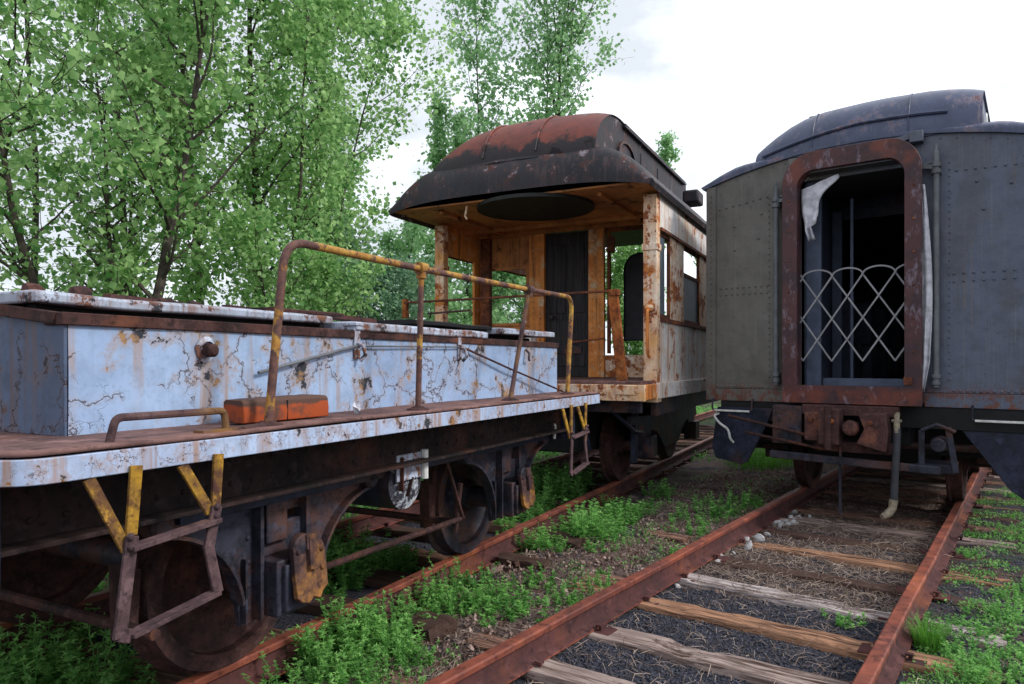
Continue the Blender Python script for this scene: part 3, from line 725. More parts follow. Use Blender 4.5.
# things lying on the deck
def toworld(C, ang, x, y, z): c, s = math.cos(ang), math.sin(ang); return (C.x+c*x-s*y, C.y+s*x+c*y, z+RT)
o = MB()
nseg = 14; L = .44
for i in range(nseg+1):
    x = L*i/nseg; d = .004*noise.noise(Vector((x*14,0,1)))
    for (y, z) in ((0,0),(-.115,0),(-.118,.035),(-.112,.078),(-.10,.088),(-.012,.088),(0,.08)):
        o.v.append((x, y+d*2, z + (d if z>0 else 0) + .005*math.sin(x*6)*(z>0)))
for i in range(nseg):
    for j in range(7): o.f.append((i*7+j, i*7+(j+1)%7, (i+1)*7+(j+1)%7, (i+1)*7+j))
o.f += [tuple(range(7)), tuple(nseg*7+j for j in reversed(range(7)))]
ob = o.build('orange_block', M['orange_wood'], None, .004)
p = toworld(CA, ANG_A, -.175, -1.225, 1.172); ob.location = p; ob.rotation_euler = (0,0,ANG_A-.04)
tag(ob, 'faded orange painted timber block lying on the flatcar deck by the handrail foot', 'block')
mb = MB()
mb.bar((.03,-.06,.089),(.03,-.05,.091),.01,.006)
sl = MB().box((.21,-.1190,.002),(.2125,-.114,.08)).build('split', M['black'], ob)
o = MB()
for k in range(5):
    a = random.uniform(0,6); o.add([(math.cos(a)*.0,math.sin(a)*.0,.004),(math.cos(a)*.03,math.sin(a)*.02,.02+.01*k),(math.cos(a+1.2)*.035,math.sin(a+1.2)*.03,.03),(math.cos(a+2)*.02,math.sin(a+2)*.02,.006)],[(0,1,2,3)])
ob = o.build('paper_scrap', M['cloth'], None, 0, 0); ob.location = toworld(CA, ANG_A, .46, -1.36, 1.165); tag(ob, 'crumpled white paper scrap on the rusty flatcar deck', 'litter')
# ================================================================== WHITE OBSERVATION COACH (left track)
oc = empty('observation_coach', (CA.x, CA.y, RT), ANG_A, 'rusted white observation coach with open end platform and red and black domed roof', 'train coach')
PX, BX, EX, FL = 4.93, 6.40, 8.65, 1.22      # corner posts, bulkhead, far end, floor
def smooth01(t): t = max(0,min(1,t)); return math.sqrt(max(0,1-(1-t)**2))
def aisle_z(y, half, ze, zc, yc):
    a = abs(y)
    if a <= yc: return zc + .03*(1-a/yc)
    t = (half-a)/(half-yc); return ze + (zc-ze)*math.sin(min(1,t*1.02)*math.pi/2)**.85
def roof_loft(name, mat, par, x0, x1, L, half, ze, zc, yc, endz, th, pull=0):
    ys = [half*math.sin(math.pi/2*k/16) for k in range(-16,17)]
    xs = [x0+L*(1-math.cos(math.pi/2*i/12)) for i in range(13)] + [x0+L+(x1-x0-L)*i/10 for i in range(1,11)]
    mb = MB(); n = len(ys)
    def fx(x, y): return x + pull*(abs(y)/half)**3*max(0, 1-(x-x0)/L)
    for x in xs:
        f = smooth01((x-x0)/L)
        for y in ys:
            top = aisle_z(y, half, ze, zc, yc); e = endz(y); z = e+(top-e)*f + noise.noise(Vector((x*2,y*2,4)))*.008 + noise.noise(Vector((x*9,y*7,4)))*.008
            mb.v.append((fx(x,y), y, z))
    m = len(mb.v)
    for x in xs:
        f = smooth01((x-x0)/L)
        for y in ys:
            top = aisle_z(y, half, ze, zc, yc); e = endz(y); mb.v.append((fx(x,y)+.0, y*.985, min(e+(top-e)*f, e+.02+(top-e)*.2) - th))
    for i in range(len(xs)-1):
        for j in range(n-1):
            a = i*n+j; mb.f.append((a,a+1,a+n+1,a+n)); mb.f.append((m+a,m+a+n,m+a+n+1,m+a+1))
    for j in range(n-1): mb.f.append((j,m+j,m+j+1,j+1)); a=(len(xs)-1)*n+j; mb.f.append((a,a+1,m+a+1,m+a))
    for i in range(len(xs)-1): a=i*n; mb.f.append((a,a+n,m+a+n,m+a)); a=i*n+n-1; mb.f.append((a,m+a,m+a+n,a+n))
    return mb.build(name, mat, par, 0, 40)
def clere(name, mat, par, x0, x1, L, yc, zb, zt, crown, lobe=.35, dz=None, matside=None, top=None):
    """rounded monitor roof with a bull-nosed front; its sides stand upright"""
    mb = MB(); ys = [-1,-1] + [math.sin(math.pi/2*k/8) for k in range(-8,9)] + [1,1]
    xs = [x0+L*(1-math.cos(math.pi/2*i/14)) for i in range(15)] + [x0+L+(x1-x0-L)*i/8 for i in range(1,9)]
    n = len(ys); rad = .075
    for x in xs:
        f = smooth01((x-x0)/L)
        for j, u in enumerate(ys):
            tz = top(u)
            if j in (0, n-1): y = u*yc; z = zb
            elif j in (1, n-2): y = u*yc; z = zb+(tz-rad*.8-zb)*f
            else:
                y = u*(yc+.02); z = tz - rad*.8 + (rad*.8)*(1-abs(u)**5)
                z = zb + (z-zb)*f
            z += noise.noise(Vector((x*3,y*3,8)))*.010 + noise.noise(Vector((x*11,y*11,8)))*.004
            xx = x + .22*lobe*abs(u)**4*max(0,1-(x-x0)/L)
            mb.v.append((xx,y,z))
    for i in range(len(xs)-1):
        for j in range(n-1): a = i*n+j; mb.f.append((a,a+1,a+n+1,a+n))
    mb.f.append(tuple(range(n))); mb.f.append(tuple((len(xs)-1)*n+j for j in reversed(range(n))))
    o = mb.build(name, mat, par, 0, 50)
    if matside:
        o.data.materials.append(matside)
        for p in o.data.polygons:
            if abs(p.normal.y) > .75 and abs(p.center.y) > yc*.9: p.material_index = 1
            if p.center.x > x0+L+.15: p.material_index = 1
    return o
def endzA(y): return 3.245 - .07*(abs(y)/1.56)**4
rf = roof_loft('roof', M['roof_black'], oc, 4.42, EX+.2, .26, 1.57, 3.16, 3.60, .92, endzA, .05, .12)
def topA(u): return 4.17 - (.26*abs(u)**3 if u > 0 else .02*u*u)
cl = clere('clerestory', M['roof_red'], rf, 4.52, EX-.1, 0.85, .95, 3.50, 4.13, .10, .25, top=topA, matside=M['roof_black'])
# black lip lapping over the foot of the red panel, seams, coping strip and arched side light
mb = MB()
pts = [(4.50+.10*(abs(u)**3)*1.0, u*.98, 3.50+.035*(1-u*u)) for u in np.linspace(-1,1,21)]
mb.tube([(p[0]+.03,p[1],p[2]) for p in pts], .028, 6); mb.jitter(.012, 14).build('flashing', M['roof_black'], rf)
mb = MB()
for yy in (.30,-.33):
    pl = []
    for i in range(13):
        x = 4.53+.85*(1-math.cos(math.pi/2*i/12)); f = smooth01((x-4.52)/.85); z = 3.50+(topA(yy/.97)-3.50)*f+.004; pl.append((x-.006,yy,z))
    mb.tube(pl, .010, 6)
mb.build('seam', M['roof_red'], cl)
mb = MB()
for s in (-1,1):
    mb.bar((5.5,s*.968,4.06),(EX-.3,s*.968,4.06),.05,.045); 
    for x in np.arange(6.2,EX-1,.75): mb.box((x,s*.94,3.68),(x+.5,s*.96,3.94))
mb.build('coping', M['roof_black'], cl, .004)
mb = MB()
arc = [(5.32,3.62)] + [(5.32+.0+ .30*(1-math.cos(math.pi*i/10)),3.70+.19*math.sin(math.pi*i/10)) for i in range(11)] + [(5.92,3.62)]
for i in range(len(arc)-1): mb.bar((arc[i][0],-.965,arc[i][1]),(arc[i+1][0],-.965,arc[i+1][1]),.03,.03)
mb.prism(arc, 'y', -.94, -.957)
mb.build('side_light', M['iron'], cl)
for xx in (7.9,): MB().box((xx,-.12,4.1),(xx+.3,-.5,4.3)).box((xx-.03,-.09,4.3),(xx+.33,-.53,4.33)).build('vent', M['roof_black'], cl, .02)
MB().box((7.6,-1.12,3.60),(7.95,-1.34,3.78)).build('vent', M['roof_black'], rf, .03)
MB().lathe([(0,-.05),(.05,-.045),(.055,0)], (4.72,-1.28,3.32), 'x', 12).build('roof_lamp', M['iron'], rf)
# ceiling of the platform
mb = MB(); mb.box((4.55,-1.5,3.150),(BX,1.5,3.168)); mb.build('ceiling', M['ceil'], oc)
mb = MB()
for x in (5.92, 6.3): mb.box((x,-1.49,3.10),(x+.04,1.49,3.149))
for s in (-1,1): mb.box((4.72,s*.98,3.11),(BX-.1,s*.94,3.148))
mb.build('ceiling_rib', M['ceil'], oc, .004)
mb = MB(); mb.lathe([(0,0),(.58,0),(.62,-.010),(.66,-.018),(.66,.02)], (5.02,-.10,3.128), 'z', 48); mb.v = [((p[0]-5.02)*.95+5.02,p[1],p[2]) for p in mb.v]
mb.build('ceiling_dome', plain('dome_panel',(.022,.024,.022),.7,0,.5), oc)
MB().tube([(4.62,.55,3.14),(4.60,.56,3.02),(4.61,.54,2.99)], .012, 6).build('wire_end', M['cream'], oc)
# front letter beam under the roof edge
# posts
def post(x, y, m, w=.13, dpt=.11, z0=FL, z1=3.12):
    mb = MB().box((x,y-w/2,z0),(x+dpt,y+w/2,z1)); 
    mb.box((x-.012,y-w/2-.012,2.55),(x+dpt+.012,y+w/2+.012,2.62)); mb.box((x-.012,y-w/2-.012,z0),(x+dpt+.012,y+w/2+.012,z0+.10))
    mb.build('corner_post', m, oc, .005)
post(PX, -1.43, M['cream'], .14, .13, 1.0); post(5.32, 1.37, M['cream'])
mb = MB(); mb.tube(rounded([(PX-.02,-1.43,1.95),(PX-.09,-1.43,1.93),(PX-.09,-1.43,1.50),(PX-.02,-1.43,1.46)],.04,5), .016, 8); mb.lathe([(0,-.03),(.035,-.03),(.05,0),(.035,.03),(0,.03)], (PX-.03,-1.43,1.96), 'z', 12)
mb.build('grab_iron', M['orange'], oc)
# side walls
def sidewall(s, wins, x0, x1, zlow, mats):
    yo, yi = (s*1.50, s*1.46) if s < 0 else (1.44, 1.40)
    low = MB(); low.box((x0,yo,1.20),(x1,yi,zlow)); low.build('side_panel', mats[0], oc, .003)
    up = MB(); up.box((x0,yo,2.78),(x1,yi,3.17)); 
    bolt_row(up,(x0+.05,yo,2.81),(x1,yo,2.81),int((x1-x0)/.09),(0,s,0),.009,.006)
    up.build('letterboard', mats[1], oc, .003)
    xs = x0; pm = MB()
    for (a, b) in wins:
        if a > xs: pm.box((xs,yo-s*.006,zlow),(a,yi,2.78))
        xs = b
    if xs < x1: pm.box((xs,yo-s*.006,zlow),(x1,yi,2.78))
    pm.build('pillar', mats[2], oc, .004)
    bl = MB(); bl.box((x0,yo+s*.022,zlow-.035),(x1,yo+s*.001,zlow+.01)); bl.box((x0,yo+s*.02,2.765),(x1,yo+s*.001,2.80)); bl.build('belt_rail', M['rust'], oc, .003)
    return yo, yi
winR = [(5.08,5.52),(6.12,6.98)] + [(7.42,8.32)]
sidewall(-1, winR, PX+.13, EX, 1.86, (M['white_rust'], M['white_rust'], M['cream']))
winL = [(5.58,6.25),(6.75,8.3)]
sidewall(1, winL, 5.43, EX, 1.86, (M['orange'], M['orange'], M['orange']))
# frames + remaining panes
for i, (a, b) in enumerate(winR[:6]):
    f = MB(); y = -1.485
    f.box((a,y,1.87),(a+.035,y+.03,2.77)); f.box((b-.035,y,1.87),(b,y+.03,2.77)); f.box((a+.035,y,2.73),(b-.035,y+.03,2.77)); f.box((a+.035,y,1.87),(b-.035,y+.03,1.91))
    if i == 1: f.box((a+.035,y,2.42),(b-.035,y+.03,2.46))
    fo = f.build('window_frame', M['rust'], oc, .003)
    if i == 0: MB().box((a+.0352,-1.472,1.912),(a+.26,-1.466,2.728)).build('pane', M['glass'], fo)
    if i >= 1: MB().box((a+.0352,-1.472,1.912),(b-.0352,-1.466,2.418)).build('pane', M['glass'], fo)
# bottom sill
mb = MB()
for s in (-1,1): mb.box((PX,s*1.535,1.04),(EX,s*1.46,1.198)); bolt_row(mb,(PX+.1,s*1.536,1.17),(EX,s*1.536,1.17),28,(0,s,0),.009,.006)
mb.build('side_sill', M['white_rust'], oc, .004)
mb = MB(); mb.box((4.52,-1.46,FL-.03),(BX,1.46,FL)); mb.box((BX,-1.45,FL-.05),(EX,1.45,FL-.006)); mb.build('floor', M['rust_deck'], oc, .004)
mb = MB(); mb.box((4.50,-1.50,1.03),(4.56,1.50,FL-.032)); mb.box((4.49,-.95,1.09),(4.502,-1.12,1.185)); mb.box((4.49,-1.2,1.09),(4.502,-1.42,1.185))
bolt_row(mb,(4.499,-1.4,1.06),(4.499,1.4,1.06),26,(-1,0,0),.010,.008); mb.build('end_beam', M['cream'], oc, .004)
mb = MB(); mb.box((4.561,-1.50,1.04),(PX-.001,-1.46,1.188)); mb.box((4.561,1.50,1.04),(PX-.001,1.46,1.188)); mb.build('platform_side', M['orange'], oc, .004)
# bulkhead
yd = .10   # door centre
def rivet_post(y0, y1):
    mb = MB().box((BX-.05,y0,FL),(BX+.01,y1,3.12)); w = abs(y1-y0)
    for k in range(26):
        z = FL+.05+k*.072
        for y in (min(y0,y1)+w*.25, min(y0,y1)+w*.75): mb.rivet((BX-.05,y,z),(-1,0,0),.012,.009)
    mb.build('door_post', M['orange'], oc, .004)
rivet_post(.40,.62); rivet_post(-.22,-.43)
mb = MB().box((BX,-.22,FL),(BX+.035,.40,3.1)); 
for (a,b,c,d) in ((-.16,.34,1.36,1.95),(-.16,.07,2.05,2.95),(.11,.34,2.05,2.95)): mb.box((BX-.012,a,c),(BX-.0005,b,d))
dr = mb.build('door', M['door'], oc, .006)
MB().box((BX-.03,-.12,1.52),(BX-.013,.30,1.62)).build('kick_plate', M['iron'], dr, .003)
MB().lathe([(0,-.06),(.025,-.055),(.03,-.03),(.012,-.02),(.012,0)], (BX-.012,.29,2.0), 'x', 12).build('handle', M['iron'], dr)
mb = MB(); mb.box((BX,.62,FL),(BX+.04,1.46,1.92)); mb.box((BX,.62,2.68),(BX+.04,1.46,3.12)); mb.box((BX,.62,1.92),(BX+.04,.69,2.68)); mb.box((BX,1.27,1.92),(BX+.04,1.46,2.68))
mb.box((BX-.02,.60,2.66),(BX-.0005,1.40,2.70)); mb.box((BX-.02,.60,1.90),(BX-.0005,1.40,1.94)); mb.build('bulkhead', M['ceil'], oc, .004)
mb = MB(); mb.box((BX,-.431,FL),(BX+.04,-1.46,1.50)); bolt_row(mb,(BX,-.5,1.47),(BX,-1.42,1.47),14,(-1,0,0),.009,.006); bolt_row(mb,(BX,-.5,1.26),(BX,-1.42,1.26),14,(-1,0,0),.009,.006); mb.build('bulkhead', M['cream'], oc, .004)
mb = MB(); mb.box((BX,-.431,3.06),(BX+.04,-1.46,3.12)); mb.box((BX-.02,-.50,FL+.3),(BX+.03,-.46,3.05)); mb.build('bulkhead_frame', M['rust'], oc, .004)
mb = MB(); mb.box((BX-.09,1.20,FL),(BX-.01,1.34,3.1)); mb.build('corner_pillar', M['rust'], oc, .005)
mb = MB(); mb.box((BX-.10,-.50,2.78),(BX-.051,-.58,2.98)); mb.box((BX-.12,-.48,2.80),(BX-.101,-.6,2.84)); mb.box((BX-.12,-.48,2.92),(BX-.101,-.6,2.96)); mb.build('lamp_bracket', M['rust'], oc, .004)
# arched loose sash standing inside
ap = [(-.17,0),(.17,0),(.17,1.0)] + [(.17*math.cos(math.radians(a)), 1.0+.22*math.sin(math.radians(a))) for a in range(15,170,15)] + [(-.17,1.0)]
mb = MB().prism([(-.56+p[0]*1.35, 1.72+p[1]) for p in ap], 'x', 7.5, 7.52)
sa = mb.build('arched_sash', M['sash_grey'], oc, .003)
mb = MB()
ring = [(-.56+p[0]*1.35, 1.72+p[1]) for p in ap]
for i in range(len(ring)): a=ring[i]; b=ring[(i+1)%len(ring)]; mb.bar((7.49,a[0],a[1]),(7.49,b[0],b[1]),.02,.02)
mb.build('sash_frame', M['iron_blue'], sa)
# platform railing
XR = 4.72; mb = MB()
mb.bar((XR,1.46,2.11),(XR,-1.12,2.13),.045,.022,(0,0,1)); mb.build('railing', M['rust'], oc, .002)
MB().bar((XR+.02,-1.10,2.14),(XR+.02,-1.20,FL),.10,.06,(1,0,0)).box((XR-.03,-1.08,2.08),(XR+.05,-1.17,2.145)).build('railing_post', M['rust_orange'], oc, .006)
MB().box((XR-.02,1.43,1.93),(XR+.04,1.49,2.15)).build('railing_post', M['rust_orange'], oc, .004)
MB().tube([(XR+.1,1.2,1.98),(XR+.1,.62,2.0),(XR+.1,.60,1.96)], .012, 8).build('railing_rod', M['pipe'], oc)
MB().tube(rounded([(XR+.3,-.48,FL),(XR+.3,-.48,1.62),(XR+.3,-.9,1.66)],.05,5), .010, 8).build('chain_hook', M['rust'], oc)
MB().box((5.15,.02,FL+.001),(5.35,.22,1.78)).box((5.14,.0,1.72),(5.36,.24,1.775)).build('brake_stand', M['white_rust'], oc, .012)
MB().box((5.3,1.28,FL+.001),(5.5,1.43,1.78)).build('locker', M['white_rust'], oc, .012)
MB().tube([(5.0,-.18,1.56),(5.0,.1,1.57),(5.0,.35,1.55)], .010, 6).build('brake_rod', M['rust'], oc)
# underframe and trucks
mb = MB()
for s in (-1,1): mb.box((4.6,s*.35,.75),(EX,s*.22,1.18)); mb.box((5.2,s*1.42,.84),(EX,s*1.36,1.04))
for x in np.arange(4.7,EX,.9): mb.box((x,-1.4,.90),(x+.08,1.4,1.03))
mb.build('underframe', M['iron'], oc, .004)
def truck(par, xc, base=2.3, r=.42, s_out=1.02):
    for x in (xc-base/2, xc+base/2):
        for s in (-1,1): wheel(par, x, s, r, M['rust_brown'])
        MB().tube([(x,-1.05,r),(x,1.05,r)], .07, 16).build('axle', M['iron'], par)
    for s in (-1,1):
        y0, y1 = s*s_out, s*(s_out+.07); h = base/2
        poly = [(xc-h-.35,.62),(xc-h-.28,.78),(xc-.5,.80),(xc,.86),(xc+.5,.80),(xc+h+.28,.78),(xc+h+.35,.62),(xc+h+.2,.60),(xc+h+.18,.30),(xc+h-.18,.30),(xc+h-.2,.60)]+[(xc+h*.6,.55),(xc+.35,.33),(xc-.35,.33),(xc-h*.6,.55)]+[(xc-h+.2,.60),(xc-h+.18,.30),(xc-h-.18,.30),(xc-h-.2,.60)]
        mb = MB().prism(poly,'y',y0,y1)
        for x in (xc-h, xc+h): mb.box((x-.12,s*(s_out+.071),.30),(x+.12,s*(s_out+.16),.55))
        for x in (xc-.25,xc,xc+.25): mb.lathe([(.07,-.2),(.08,-.15),(.06,-.1),(.08,-.05),(.06,0),(.08,.05),(.06,.1),(.08,.15)], (x,s*(s_out-.03),.52), 'z', 12)
        mb.build('truck_frame', M['iron'], par, .006)
truck(oc, 7.15)
mb = MB(); mb.box((5.0,-.60,.42),(8.5,.60,1.02)); mb.box((6.75,-1.0,.40),(7.55,1.0,.98)); mb.build('undercar_shade_block', M['black'], oc, .02)  # added black boxes that keep the underside of the coach dark
mb = MB(); mb.tube([(4.7,-1.1,.92),(5.3,-1.15,.66),(5.6,-1.15,.62)], .022, 8); mb.bar((5.45,-1.1,.3),(5.5,-1.1,.85),.05,.10); mb.bar((5.2,-1.12,.78),(6.0,-1.12,.74),.05,.09); mb.tube([(4.75,-.8,.95),(4.72,-.8,.70),(4.85,-.8,.5)], .03, 8); mb.build('brake_rigging', M['iron_blue'], oc)

for y0_, y1_ in ((1.46,1.28),(-1.28,-1.46)): MB().box((EX-.1,y0_,FL),(EX,y1_,3.3)).build('corner_post', M['cream'], oc, .005)
MB().box((EX-.04,-1.27,FL),(EX,1.27,1.5)).build('end_panel', M['cream'], oc, .004)
mb = MB(); mb.box((4.15,-.16,.72),(4.6,.16,.98)); mb.box((3.5,-.09,.78),(4.2,.09,.93)); mb.box((3.3,-.16,.70),(3.6,.16,1.0)); mb.build('coupler', M['iron'], oc, .02)

# ================================================================== GREY COACH (right track)
EP = Vector((3.33, 6.73, 0))
gc = empty('vestibule_coach', (EP.x, EP.y, RT), ANG_B, 'dark grey passenger coach seen end-on with rust red doorway frame and folding lattice gate', 'train coach')
YC = .05; LEN = 19.0
def arch(y): return 3.53 - .24*(abs(y)/1.5)**2
def facepoly(y0, y1, z0, n=14):
    return [(y0,z0),(y1,z0)] + [(y1+(y0-y1)*i/n, arch(y1+(y0-y1)*i/n)) for i in range(n+1)]
# end panels either side of the opening, and above
for (a, b) in ((1.5, YC+.52),(YC-.52,-1.5)):
    mb = MB().prism(facepoly(a,b,1.13), 'x', 0, .05)
    s = 1 if a > 0 and b > 0 else -1
    mb.build('end_panel', M['coach_end'], gc, .004)
mb = MB().prism([(YC+.52,3.22),(YC-.52,3.22)]+[(YC-.52+1.04*i/10, arch(YC-.52+1.04*i/10)) for i in range(11)], 'x', .0, .05); mb.build('end_header', M['coach_end'], gc, .003)
mb = MB(); mb.box((-.012,1.5,1.0),(.05,YC+.60,1.127)); mb.box((-.012,YC-.60,1.0),(.05,-1.5,1.127)); mb.box((-.008,1.49,1.131),(-.001,YC+.62,1.17)); mb.box((-.008,YC-.62,1.131),(-.001,-1.49,1.17))
mb.build('end_sill', M['coach_end'], gc, .003)
mb = MB(); mb.box((-.02,1.505,1.0),(-.001,1.40,3.30)); mb.box((-.02,-1.505,1.0),(-.001,-1.40,3.30)); mb.build('corner_strip', M['coach_end'], gc, .003)
rv = MB()
def rr(y0, z0, y1, z1, n, x=-.001, r=.0135): bolt_row(rv,(x,y0,z0),(x,y1,z1),n,(-1,0,0),r,.011)
for z in (1.15,): rr(1.38,z,.85,z,13,-.008); rr(-.78,z,-1.38,z,13,-.008)
rr(1.45,1.25,1.45,3.2,34,-.02,.009); rr(-1.45,1.25,-1.45,3.2,34,-.02,.009)
for z in (2.13,2.20):
    rr(1.35,z,.86,z,9); rr(-.78,z,-1.37,z,9)
rr(-.80,3.12,-1.37,3.10,9); rr(1.36,3.05,.86,3.12,8)
rr(.84,1.25,.84,3.1,30,-.001,.008); rr(-.745,1.25,-.745,3.2,32,-.001,.008)
for k in range(24):
    y = 1.42-2.84*k/23
    if abs(y-YC) > .0: rv.rivet((-.001,y,arch(y)-.05),(-1,0,0),.009,.007)
for (y,z) in ((1.2,2.85),(1.2,2.6),(-.95,3.0),(-1.2,2.95),(-1.0,2.75),(.95,2.7),(.92,2.95),(-1.3,2.4)): rv.rivet((-.001,y,z),(-1,0,0),.016,.012)
ep = [o for o in gc.children if o.name.startswith('end_panel')]
import bmesh as _b
for o in ep:
    sg = 1 if sum(v.co.y for v in o.data.vertices) > 0 else -1
    keep = MB(); mp = {}
    for f in rv.f:
        if sg*(rv.v[f[0]][1]-YC) > .5:
            for i in f:
                if i not in mp: mp[i] = len(keep.v); keep.v.append(rv.v[i])
            keep.f.append(tuple(mp[i] for i in f))
    old = o.data; b_ = _b.new(); b_.from_mesh(old); vs = [b_.verts.new(v) for v in keep.v]
    for f in keep.f: b_.faces.new([vs[i] for i in f])
    b_.to_mesh(old); b_.free(); old.set_sharp_from_angle(angle=math.radians(35))
# eave bead
mb = MB(); mb.tube([(-.012,1.53-3.06*i/24,arch(1.5-3.0*i/24)+.008) for i in range(25)], .016, 8); mb.build('eave_bead', M['roof_blue'], gc)
def endzB(y): return arch(y*1.5/1.56)+.02
rfb = roof_loft('roof', M['roof_blue'], gc, -.03, LEN+.05, .16, 1.56, 3.31, 3.53, 1.0, endzB, .03)
def topB(u): return 4.01 - (.26*abs(u)**2.8 if u > 0 else .05*u*u)
clb = clere('clerestory', M['roof_blue'], rfb, -.02, LEN-.3, .42, .97, 3.47, 3.955, .085, .2, top=topB)
def nose(y, z):
    top = topB(y/.99); f = min(1,max(0,(z-3.47)/(top-3.47))); return -.02+.42*(1-math.sqrt(max(0,1-f*f)))+.22*.2*(abs(y)/.97)**4
pl = []
for i in range(25):
    y = .91-1.64*i/24; z = 3.54+.17*(1-abs(max(0,y)/.93)**1.4) if y > 0 else 3.71-.04*abs(y/.73)**2
    pl.append((nose(y,z)-.014, y, z))
mb = MB(); mb.tube(pl, .016, 6); mb.build('drip_rail', M['roof_blue'], clb)
mb = MB()
for yy in (.42,-.42):
    mb.tube([(nose(yy,3.47+(topB(yy/.99)-3.47)*k/14)-.003, yy, 3.472+(topB(yy/.99)-3.47)*k/14) for k in range(15)], .007, 6)
mb.build('seam', M['roof_blue'], clb)
MB().box((.38,.42,3.80),(.50,.52,3.97)).box((.36,.40,3.97),(.52,.54,3.985)).build('vent', M['coach_end'], clb, .01)
MB().lathe([(0,-.012),(.07,-.01),(.085,0)], (.60,-.992,3.68), 'y', 18).build('sky_gap_patch', M['white_iron'], clb)  # pale disc standing for bright sky through the hood's side gap
# rust red diaphragm frame
def rrect(hw, z0, z1, rt, rb, n=8):
    p = []
    for (cx, cz, a0, r) in ((-hw+rb,z0+rb,180,rb),(hw-rb,z0+rb,270,rb),(hw-rt,z1-rt,0,rt),(-hw+rt,z1-rt,90,rt)):
        for i in range(n+1): a = math.radians(a0+90*i/n); p.append((YC+cx+r*math.cos(a), cz+r*math.sin(a)))
    return p
def crown(p, z1, k=.05): return [(y, z + (k*(1-((y-YC)/.6)**2) if z > z1-.3 else 0)) for y, z in p]
outer = crown(rrect(.605,1.01,3.42,.26,.012),3.42); inner = crown(rrect(.465,1.18,3.24,.14,.006),3.24)
mb = MB().ring(outer, inner, 'x', -.20, -.165); mb.jitter(.004,4)
df = mb.build('doorway_frame', M['frame_rust'], gc, .004)
mb = MB().ring(crown(rrect(.475,1.17,3.25,.14,.006),3.25), crown(rrect(.462,1.182,3.237,.138,.006),3.24), 'x', -.1645, -.06); mb.build('frame_flange', M['frame_rust'], df)
mb = MB()
for y, z in [(YC+.54,1.5+k*.3) for k in range(6)]+[(YC-.54,1.5+k*.3) for k in range(6)]: mb.rivet((-.2,y,z),(-1,0,0),.012,.008)
mb.box((-.215,YC-.46,1.205),(-.2005,YC-.53,1.27))
mb.build('frame_bolt', M['rust'], df)
# plate joining frame and car body above and below
mb = MB(); mb.box((-.15,YC-.60,1.03),(-.0,YC+.60,1.14)); mb.build('buffer_plate', M['iron'], gc, .01)
mb = MB()
for s,(w0,w1) in ((1,(.47,.49)),(-1,(.47,.49))): mb.box((-.158,YC+s*w0,1.16),(0,YC+s*w1,3.1))
mb.build('fold_plate', M['coach_end'], gc)
mb = MB(); mb.box((-.155,YC+.40,3.26),(0,YC-.40,3.275)); mb.build('fold_plate', M['coach_end'], gc)
# pipes either side
for y, zt_ in ((YC+.70,3.18),(YC-.70,3.30)):
    mb = MB(); mb.tube([(-.07,y,1.18),(-.07,y,zt_)], .026, 12)
    for z in (zt_-.12, zt_-.18): mb.lathe([(.026,-.02),(.04,-.018),(.04,.018),(.026,.02)], (-.07,y,z), 'z', 14)
    for z in (1.22,1.28): mb.lathe([(.026,-.02),(.038,-.015),(.038,.015),(.026,.02)], (-.07,y,z), 'z', 14)
    mb.lathe([(0,.06),(.012,.055),(.014,0),(.026,-.01)], (-.07,y,zt_+.01), 'z', 10)
    mb.bar((-.07,y,zt_-.14),(-.07,YC+(.56 if y>YC else -.56),zt_-.12),.04,.035); mb.bar((-.05,y,zt_-.07),(-.05,YC+(.60 if y>YC else -.60),zt_-.10),.02,.02)
    mb.box((-.045,y-.035,zt_-.2),(-.001,y+.035,zt_-.08)); mb.box((-.045,y-.03,1.2),(-.001,y+.03,1.3))
    mb.build('buffer_spring_tube', M['pipe_grey'], gc)
mb = MB(); mb.box((-.08,YC+.50,3.36),(-.001,YC+.58,3.45)); mb.build('marker_bracket', M['coach_end'], gc, .006)
mb = MB(); mb.box((-.10,YC-.49,3.41),(-.001,YC-.60,3.51)); mb.build('marker_bracket', M['coach_end'], gc, .006)
mb = MB(); mb.bar((-.03,YC+.42,3.37),(-.03,YC-.56,3.49),.03,.05); mb.build('header_angle', M['coach_end'], gc, .004)
# lattice gate
mb = MB(); p = .27; z0, hz = 1.42, .205; xg = -.09; L0, L1 = YC-.455, YC+.455
nodes = [L1-.02-k*p for k in range(-5,9)]
def clipline(ya, za, yb, zb):
    if abs(yb-ya) < 1e-6: return None
    t0, t1 = 0., 1.
    for lim, sgn in ((L0,1),(L1,-1)):
        fa = (ya-lim)*sgn; fb = (yb-lim)*sgn
        if fa < 0 and fb < 0: return None
        if fa < 0: t0 = max(t0, fa/(fa-fb))
        if fb < 0: t1 = min(t1, fa/(fa-fb))
    if t0 >= t1: return None
    return (ya+(yb-ya)*t0, za+(zb-za)*t0), (ya+(yb-ya)*t1, za+(zb-za)*t1)
for y in nodes:
    for sg in (-1,1):
        c = clipline(y, z0, y+sg*2*p, z0+4*hz)
        if c: mb.bar((xg+.008*sg,c[0][0],c[0][1]),(xg+.008*sg,c[1][0],c[1][1]),.015,.005,(1,0,0))
    pl = [(y+p/2*(1-math.cos(math.pi*i/12))*1.0, z0+4*hz+.07*math.sin(math.pi*i/12)) for i in range(13)]
    for i in range(12):
        c = clipline(pl[i][0],pl[i][1],pl[i+1][0],pl[i+1][1])
        if c: mb.bar((xg,c[0][0],c[0][1]),(xg,c[1][0],c[1][1]),.015,.006,(1,0,0))
mb.jitter(.007,3.1); mb.build('lattice_gate', M['gate'], gc)
